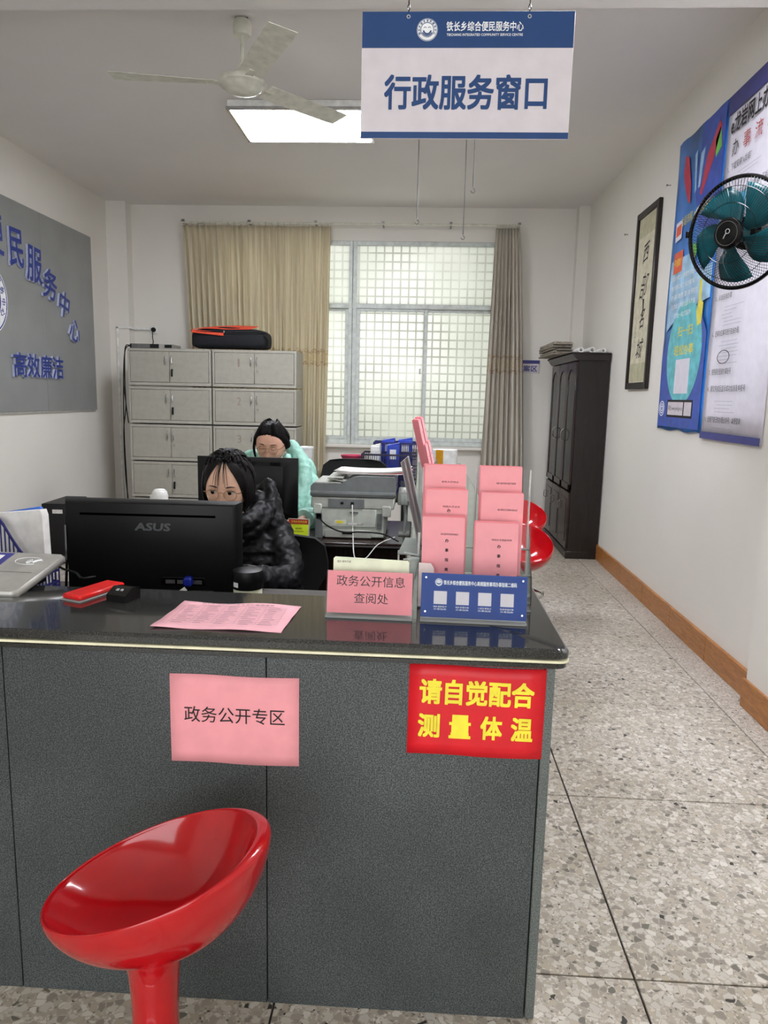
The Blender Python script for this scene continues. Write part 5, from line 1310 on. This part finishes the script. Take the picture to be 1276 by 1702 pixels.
def person(label, head_c, head_rot, skin, jacket_m, pose, hair_fn, eyes_open, voxel=.005):
    t = thing('person', label, 'person', (head_c[0], head_c[1]+.1, 0)); O = Vector(t.location)
    L = lambda p: Vector(p)-O
    HM = Matrix.Translation(L(head_c)) @ head_rot
    mb = head_mb(); mb.tf(HM)
    hc = L(head_c)
    neckb = hc+Vector((0, .07, -.21))
    limb(mb, [hc+Vector((0, .02, -.06)), hc+Vector((0, .04, -.13)), neckb], [.052, .05, .056])
    sh, hip = pose['sh'], pose['hip']   # shoulder height centre, hip centre
    S, Hc = L(sh), L(hip)
    rs = []
    for f, w_, d_ in ((0, .15, .10), (.15, .155, .11), (.4, .125, .095), (.7, .15, .105), (.9, .165, .095), (1, .12, .07), (1.06, .05, .05)):
        c = Hc.lerp(S, f); rs.append([(c.x+w_*math.cos(2*PI*k/20), c.y+d_*math.sin(2*PI*k/20), c.z) for k in range(20)])
    mb.rings(rs)
    for side in ('r', 'l'):
        a = [L(p) for p in pose['arm_'+side]]
        limb(mb, a, [.045, .038, .026]); dv = (a[2]-a[1]).normalized()
        hand(mb, a[2], dv+Vector(pose.get('hdir_'+side, (0, 0, 0))), pose.get('palm', (0, 0, -1)), -1 if side == 'r' else 1)
        k = [L(p) for p in pose['leg_'+side]]
        limb(mb, k, [.075, .055, .04]); 
        ft = k[2]; mb.tube([ft+Vector((0, .03, -.01)), ft+Vector((0, -.06, -.03)), ft+Vector((0, -.15, -.035))], [.035, .034, .022], 10, .8)
    body = obj('body', remesh(mb, voxel, 'body', 1), skin, t, sm=False)
    # face parts
    for sx in (-1, 1):
        ex, ez = sx*.031, .001
        fy = face_y(ex, ez)
        if eyes_open:
            e = MB(); e.sphere((ex, fy+.0085, ez), (.0145, .0115, .0058), 20, 12); e.tf(HM); eo = obj('eye', e, M['eyew'], t)
            ix = ex-.003; e = MB().lathe([(0, -.0026), (.005, -.0024), (.0066, -.0008)], 20, (ix, fy-.0018, ez-.0004), 'y')
            e.v = [(x, y, min(z, ez+.0042)) for x, y, z in e.v]; e.tf(HM); obj('iris', e, M['iris'], eo)
            e = MB().tube([(ex-.0155*math.cos(a), fy-.002-.0005*math.sin(a)+.004*abs(math.cos(a)), ez+.0015+.0048*math.sin(a)) for a in [PI*k/10 for k in range(11)]], .0011, 5); e.tf(HM); obj('eyelashes', e, M['hair'], t)
        else:
            e = MB().tube([(ex-.0145*math.cos(a), fy-.0028+.004*abs(math.cos(a)), ez-.0045*math.sin(a)-.001) for a in [PI*k/10 for k in range(11)]], .0012, 5); e.tf(HM); obj('eyelashes', e, M['hair'], t)
        e = MB().tube([(sx*(.016+.032*f), face_y(.016+.032*f, .021)-.0055+.004*f, .0215+.0035*math.sin(PI*.8*f)-.001*f) for f in [k/6 for k in range(7)]], [.0022, .0032, .0036, .0033, .0028, .002, .0008], 6, .6); e.tf(HM)
        obj('eyebrow', e, mat('brow', (52, 36, 32), .7), t)
    e = MB(); fy = face_y(0, -.066)
    e.tube([(.021*math.cos(a), fy-.0075+.0075*abs(math.cos(a))**1.5, -.0635+.0022*math.sin(a*2 if False else a)) for a in [PI*k/12 for k in range(13)]], [.0008, .0018, .0026, .003, .0032, .003, .0028, .003, .0032, .003, .0026, .0018, .0008], 6)
    e.tube([(.018*math.cos(a), fy-.0068+.0068*abs(math.cos(a))**1.5, -.0685-.002*math.sin(a)) for a in [PI*k/12 for k in range(13)]], [.0008, .0018, .0026, .0034, .0038, .004, .004, .004, .0038, .0034, .0026, .0018, .0008], 6); e.tf(HM)
    obj('lips', e, M['lip'], t)
    # glasses
    gm = MB(); gy = face_y(.031, 0)-.013
    for sx in (-1, 1):
        gm.tube([(sx*.032+.0225*math.cos(a), gy+.006*abs(math.cos(a)+sx*0)*(1 if sx*math.cos(a) > 0 else 0), -.004+.0195*math.sin(a)) for a in [2*PI*k/28 for k in range(29)]], .0009, 5, caps=False)
        gm.tube([(sx*.0545, gy+.006, .003), (sx*.066, gy+.012, .003), (sx*.077, -.02, .004), (sx*.079, .01, .002)], .0012, 5)
    gm.tube([(-.0095, gy, .002), (0, gy-.002, .006), (.0095, gy, .002)], .001, 5); gm.tf(HM)
    go = obj('glasses', gm, M['gold'], t)
    ln = MB()
    for sx in (-1, 1): ln.prism(disc_pts(.0215, 28, sx*.032, -.004), gy+.0002, gy+.0012)
    ln.tf(HM); obj('lenses', ln, M['lens'], go)
    # hair
    hair_fn(t, HM)
    # trousers
    tr = MB()
    for side in ('r', 'l'):
        k = [L(p) for p in pose['leg_'+side]]; limb(tr, [k[0]+Vector((0, .02, 0)), k[1], k[2]+Vector((0, 0, .04))], [.092, .072, .056])
        ft = k[2]; obj('shoe', MB().tube([ft+Vector((0, .045, -.03)), ft+Vector((0, -.06, -.035)), ft+Vector((0, -.16, -.042))], [.043, .042, .03], 12, .8), M['shoe'], t)
    tr.sphere(Hc, (.17, .13, .1), 20, 12)
    obj('trousers', remesh(tr, .009, 'trousers', 2), M['jeans'], t, sm=False)
    # puffer jacket
    jk = MB(); rs = []; Np = 46
    prof = pose.get('torso', [(0, .20, .15), (.3, .195, .155), (.6, .205, .155), (.82, .205, .14), (.95, .16, .115), (1.05, .09, .085), (1.1, .085, .08)])
    for i in range(Np+1):
        f = i/Np*1.08; 
        for q in range(len(prof)-1):
            if prof[q][0] <= f <= prof[q+1][0]: break
        u = (f-prof[q][0])/(prof[q+1][0]-prof[q][0]); w_ = prof[q][1]*(1-u)+prof[q+1][1]*u; d_ = prof[q][2]*(1-u)+prof[q+1][2]*u
        bul = .013*abs(math.sin(PI*f*6.5))**.6; c = Hc.lerp(S, f)
        rs.append([(c.x+(w_+bul)*math.cos(2*PI*k/32), c.y+(d_+bul)*math.sin(2*PI*k/32), c.z) for k in range(32)])
    jk.rings(rs)
    for side in ('r', 'l'):
        a = [L(p) for p in pose['arm_'+side]]; end = a[2]-(a[2]-a[1]).normalized()*.01
        P = cat_spline([S.lerp(a[0], .5), a[0], a[1], end], 16); rr = []; ln_ = 0
        for i, p in enumerate(P):
            if i: ln_ += (p-P[i-1]).length
            s = i/(len(P)-1); base = pose.get('arm', .088)-.028*s; base *= 1 if s < .97 else .8
            rr.append(base+.013*abs(math.sin(PI*ln_/.085))**.6)
        jk.tube(P, rr, 20); jk.sphere(P[0], rr[0]*.95, 14, 10); jk.sphere(P[len(P)//3], rr[len(P)//3], 14, 10)
    for c, r_ in pose['hood']: jk.sphere(L(c), r_, 18, 12)
    for pts, r_ in pose.get('hoodtubes', []): jk.tube(cat_spline([L(p) for p in pts], 6), r_, 12); jk.sphere(L(pts[0]), r_, 12, 8); jk.sphere(L(pts[-1]), r_, 12, 8)
    def dsp(p):
        q = p*1.0; return .005*(mnoise.noise(q*20))+.005*mnoise.noise(q*44)-.004*(1-abs(mnoise.noise(Vector((q.x*26, q.y*26, q.z*60))))**.5)
    obj('jacket', remesh(jk, .0065, 'jacket', 2, dsp), jacket_m, t, sm=False)
    return t, HM
def hair_cap(mb, off, front_el, side_el, back_el, bump=.0, seed=1):
    """skull cap of hair with a hairline"""
    nu, nv = 56, 26
    rs = []
    for i in range(nv+1):
        f = i/nv; ring = []
        for k in range(nu):
            az = 2*PI*k/nu; c = math.cos(az); e0 = front_el if c > .5 else None
            if c >= 0: lo = side_el+(front_el-side_el)*c**.7
            else: lo = side_el+(back_el-side_el)*(-c)
            el = lo+(PI/2-.01-lo)*f; o = off*min(1, .25+f*3) + bump*mnoise.noise(Vector((math.cos(az)*2, math.sin(az)*2, el*3+seed)))
            ring.append(hsurf(az, el, o))
        rs.append(ring)
    inner = [[v*.93 for v in r] for r in rs]
    n = nu; mb.rings(inner[::-1][:-1]+[inner[0]]+rs[0:1]+rs, True, True)
def lock(mb, pts, r0, r1, flat=.45, n=6, HMi=None):
    P = cat_spline(pts, 5); m = len(P)
    mb.tube(P, [(r0+(r1-r0)*(i/(m-1)))*(1-.0*i) for i in range(m)], n, flat, caps=True)
def hair1(t, HM):
    rr = random.Random(11); mb = MB(); hair_cap(mb, .014, R(50), R(-12), R(-38), .010, 2)
    # curtain fringe sweeping from a centre parting to both temples
    for sx in (-1, 1):
        for k in range(46):
            f = k/45; az1 = sx*(R(46)+R(28)*f)+rr.uniform(-.06, .05); top = hsurf(sx*R(6+10*f), R(66+8*f), .016); mid = hsurf(sx*R(24+24*f), R(43-2*f), .020)
            low = hsurf(az1, R(14-10*f), .013); end = hsurf(az1+sx*R(12), R(-14-24*f), .007+.005*rr.random())
            lock(mb, [top, mid, low, end], .0065, .002)
        for k in range(34):
            f = k/33; az = sx*R(60+44*f); lock(mb, [hsurf(az, R(60), .018), hsurf(az, R(20), .017), hsurf(az, R(-20), .014+.005*rr.random()), hsurf(az*.98, R(-46)-.25*rr.random(), .010)], .0075, .0025)
    for k in range(110):
        az = rr.uniform(-PI, PI); el = R(rr.uniform(58, 86)); d_ = rr.uniform(-.35, .35); dn = .62 if abs(az) > 1.0 else .12+.2*abs(az); lock(mb, [hsurf(az, el, .016), hsurf(az+d_, el-dn*.45, .023+.007*rr.random()), hsurf(az+d_*1.4, el-dn, .016)], .0055, .0015)
    for k in range(40):
        az = PI+rr.uniform(-1.5, 1.5); lock(mb, [hsurf(az, R(70), .012), hsurf(az, R(25), .022), hsurf(az, R(-20), .018), hsurf(az, R(-52), .012)], .014, .006)
    # thin strands over the forehead
    for k in range(9):
        az = R(rr.uniform(-20, 22)); lock(mb, [hsurf(az*.3, R(62), .018), hsurf(az*.8, R(35), .022), hsurf(az, R(8+rr.uniform(-6, 10)), .014)], .0016, .0006, 1, 4)
    mb.sphere((.01, .08, .065), (.045, .04, .035), 16, 10)
    mb.tf(HM); obj('hair', mb, M['hair'], t)
def hair2(t, HM):
    rr = random.Random(5); mb = MB(); hair_cap(mb, .013, R(32), R(-14), R(-40), .004, 4)
    for k in range(110):
        az = -R(118)+R(236)*k/109; lo = R(-12)+(R(34)-R(-12))*max(0, math.cos(az))**.8
        lock(mb, [hsurf(az, lo, .004), hsurf(az*1.05, lo+.22, .016+.003*rr.random()), hsurf(az*1.15, R(66), .019+.003*rr.random()), hsurf(PI*(1 if az > 0 else -1), R(40), .014)], .0045, .005)
    for k in range(26):
        az = PI+rr.uniform(-1.35, 1.35); lock(mb, [hsurf(az, R(60), .013), hsurf(az, R(15), .018), hsurf(PI+.3*(az-PI), R(-25), .018)], .013, .01)
    lock(mb, [hsurf(R(-70), R(20), .012), hsurf(R(-78), R(-8), .02), hsurf(R(-80), R(-35), .03), hsurf(R(-85), R(-58), .05)], .010, .004)
    lock(mb, [hsurf(R(-82), R(20), .012), hsurf(R(-88), R(-8), .022), hsurf(R(-90), R(-35), .035)], .012, .005)
    mb.sphere((0, .105, -.02), (.04, .035, .045), 16, 10)
    mb.tf(HM); obj('hair', mb, M['hair'], t)
h1 = (-.757, 2.80, 1.108)
rot1 = Matrix.Rotation(R(-1), 4, 'Z') @ Matrix.Rotation(R(12), 4, 'X') @ Matrix.Rotation(R(2), 4, 'Y') @ Matrix.Scale(1.08, 4)
person('woman with black hair and thin glasses in a black padded jacket behind the near monitor', h1, rot1, M['skin'], M['bpuff'],
       dict(sh=(-.70, 3.0, .89), hip=(-.68, 3.05, .53),
            arm_r=[(-.89, 2.96, .86), (-.98, 2.78, .69), (-.86, 2.52, .785)], arm=.072, arm_l=[(-.60, 2.98, .87), (-.535, 2.84, .73), (-.66, 2.52, .80)], torso=[(0, .19, .15), (.3, .18, .155), (.6, .185, .155), (.82, .18, .14), (.95, .15, .115), (1.05, .09, .085), (1.1, .085, .08)], hdir_l=(-.3, 0, 0),
            leg_r=[(-.78, 3.0, .52), (-.80, 2.62, .50), (-.80, 2.60, .07)], leg_l=[(-.60, 3.0, .52), (-.58, 2.62, .50), (-.58, 2.60, .07)],
            hood=[((-.665, 3.03, .985), (.08, .08, .085)), ((-.72, 3.11, .985), (.12, .08, .09)), ((-.62, 2.98, .93), (.06, .07, .06)), ((-.67, 2.96, 1.0), (.045, .06, .07))],
            hoodtubes=[([(-.68, 3.03, 1.06), (-.635, 3.0, 1.09), (-.615, 2.93, 1.01), (-.64, 2.86, .94), (-.69, 2.84, .90)], .028), ([(-.68, 3.09, 1.05), (-.635, 3.05, 1.0), (-.61, 3.0, .93)], .04), ([(-.84, 2.92, .99), (-.80, 2.83, .955), (-.74, 2.80, .95), (-.68, 2.83, .965), (-.65, 2.9, 1.0)], .036), ([(-.84, 2.98, 1.0), (-.86, 2.92, .95), (-.82, 2.86, .91)], .035)]),
       hair1, True)
h2 = (-.862, 4.14, 1.185)
rot2 = Matrix.Rotation(R(-4), 4, 'Z') @ Matrix.Rotation(R(15), 4, 'X') @ Matrix.Rotation(R(3), 4, 'Y') @ Matrix.Scale(1.08, 4)
person('woman with black hair tied back in a mint green padded jacket, eyes lowered', h2, rot2, M['skin2'], M['mint'],
       dict(sh=(-.84, 4.3, .94), hip=(-.88, 4.40, .53),
            arm_r=[(-1.03, 4.25, .91), (-1.10, 4.05, .74), (-.95, 3.86, .785)], arm_l=[(-.67, 4.25, .93), (-.60, 4.08, .76), (-.625, 3.80, .80)], hdir_l=(-.25, 0, 0),
            leg_r=[(-.97, 4.3, .52), (-.99, 3.95, .50), (-.99, 3.93, .07)], leg_l=[(-.77, 4.3, .52), (-.75, 3.95, .50), (-.75, 3.93, .07)],
            hood=[((-.85, 4.36, 1.0), (.17, .09, .09)), ((-.99, 4.30, .98), (.09, .08, .09)), ((-.70, 4.30, 1.0), (.08, .08, .10))],
            hoodtubes=[([(-1.10, 4.27, 1.07), (-1.03, 4.23, 1.10), (-.975, 4.2, 1.115), (-.95, 4.14, 1.06)], .032), ([(-.77, 4.28, 1.16), (-.72, 4.25, 1.10), (-.68, 4.2, 1.03), (-.68, 4.15, .93), (-.72, 4.1, .83)], .045), ([(-.78, 4.18, 1.10), (-.765, 4.12, 1.05), (-.80, 4.06, 1.0)], .03)],
            torso=[(0, .20, .15), (.3, .2, .155), (.6, .21, .155), (.82, .20, .14), (.95, .17, .12), (1.05, .11, .10), (1.1, .10, .09)]),
       hair2, False)
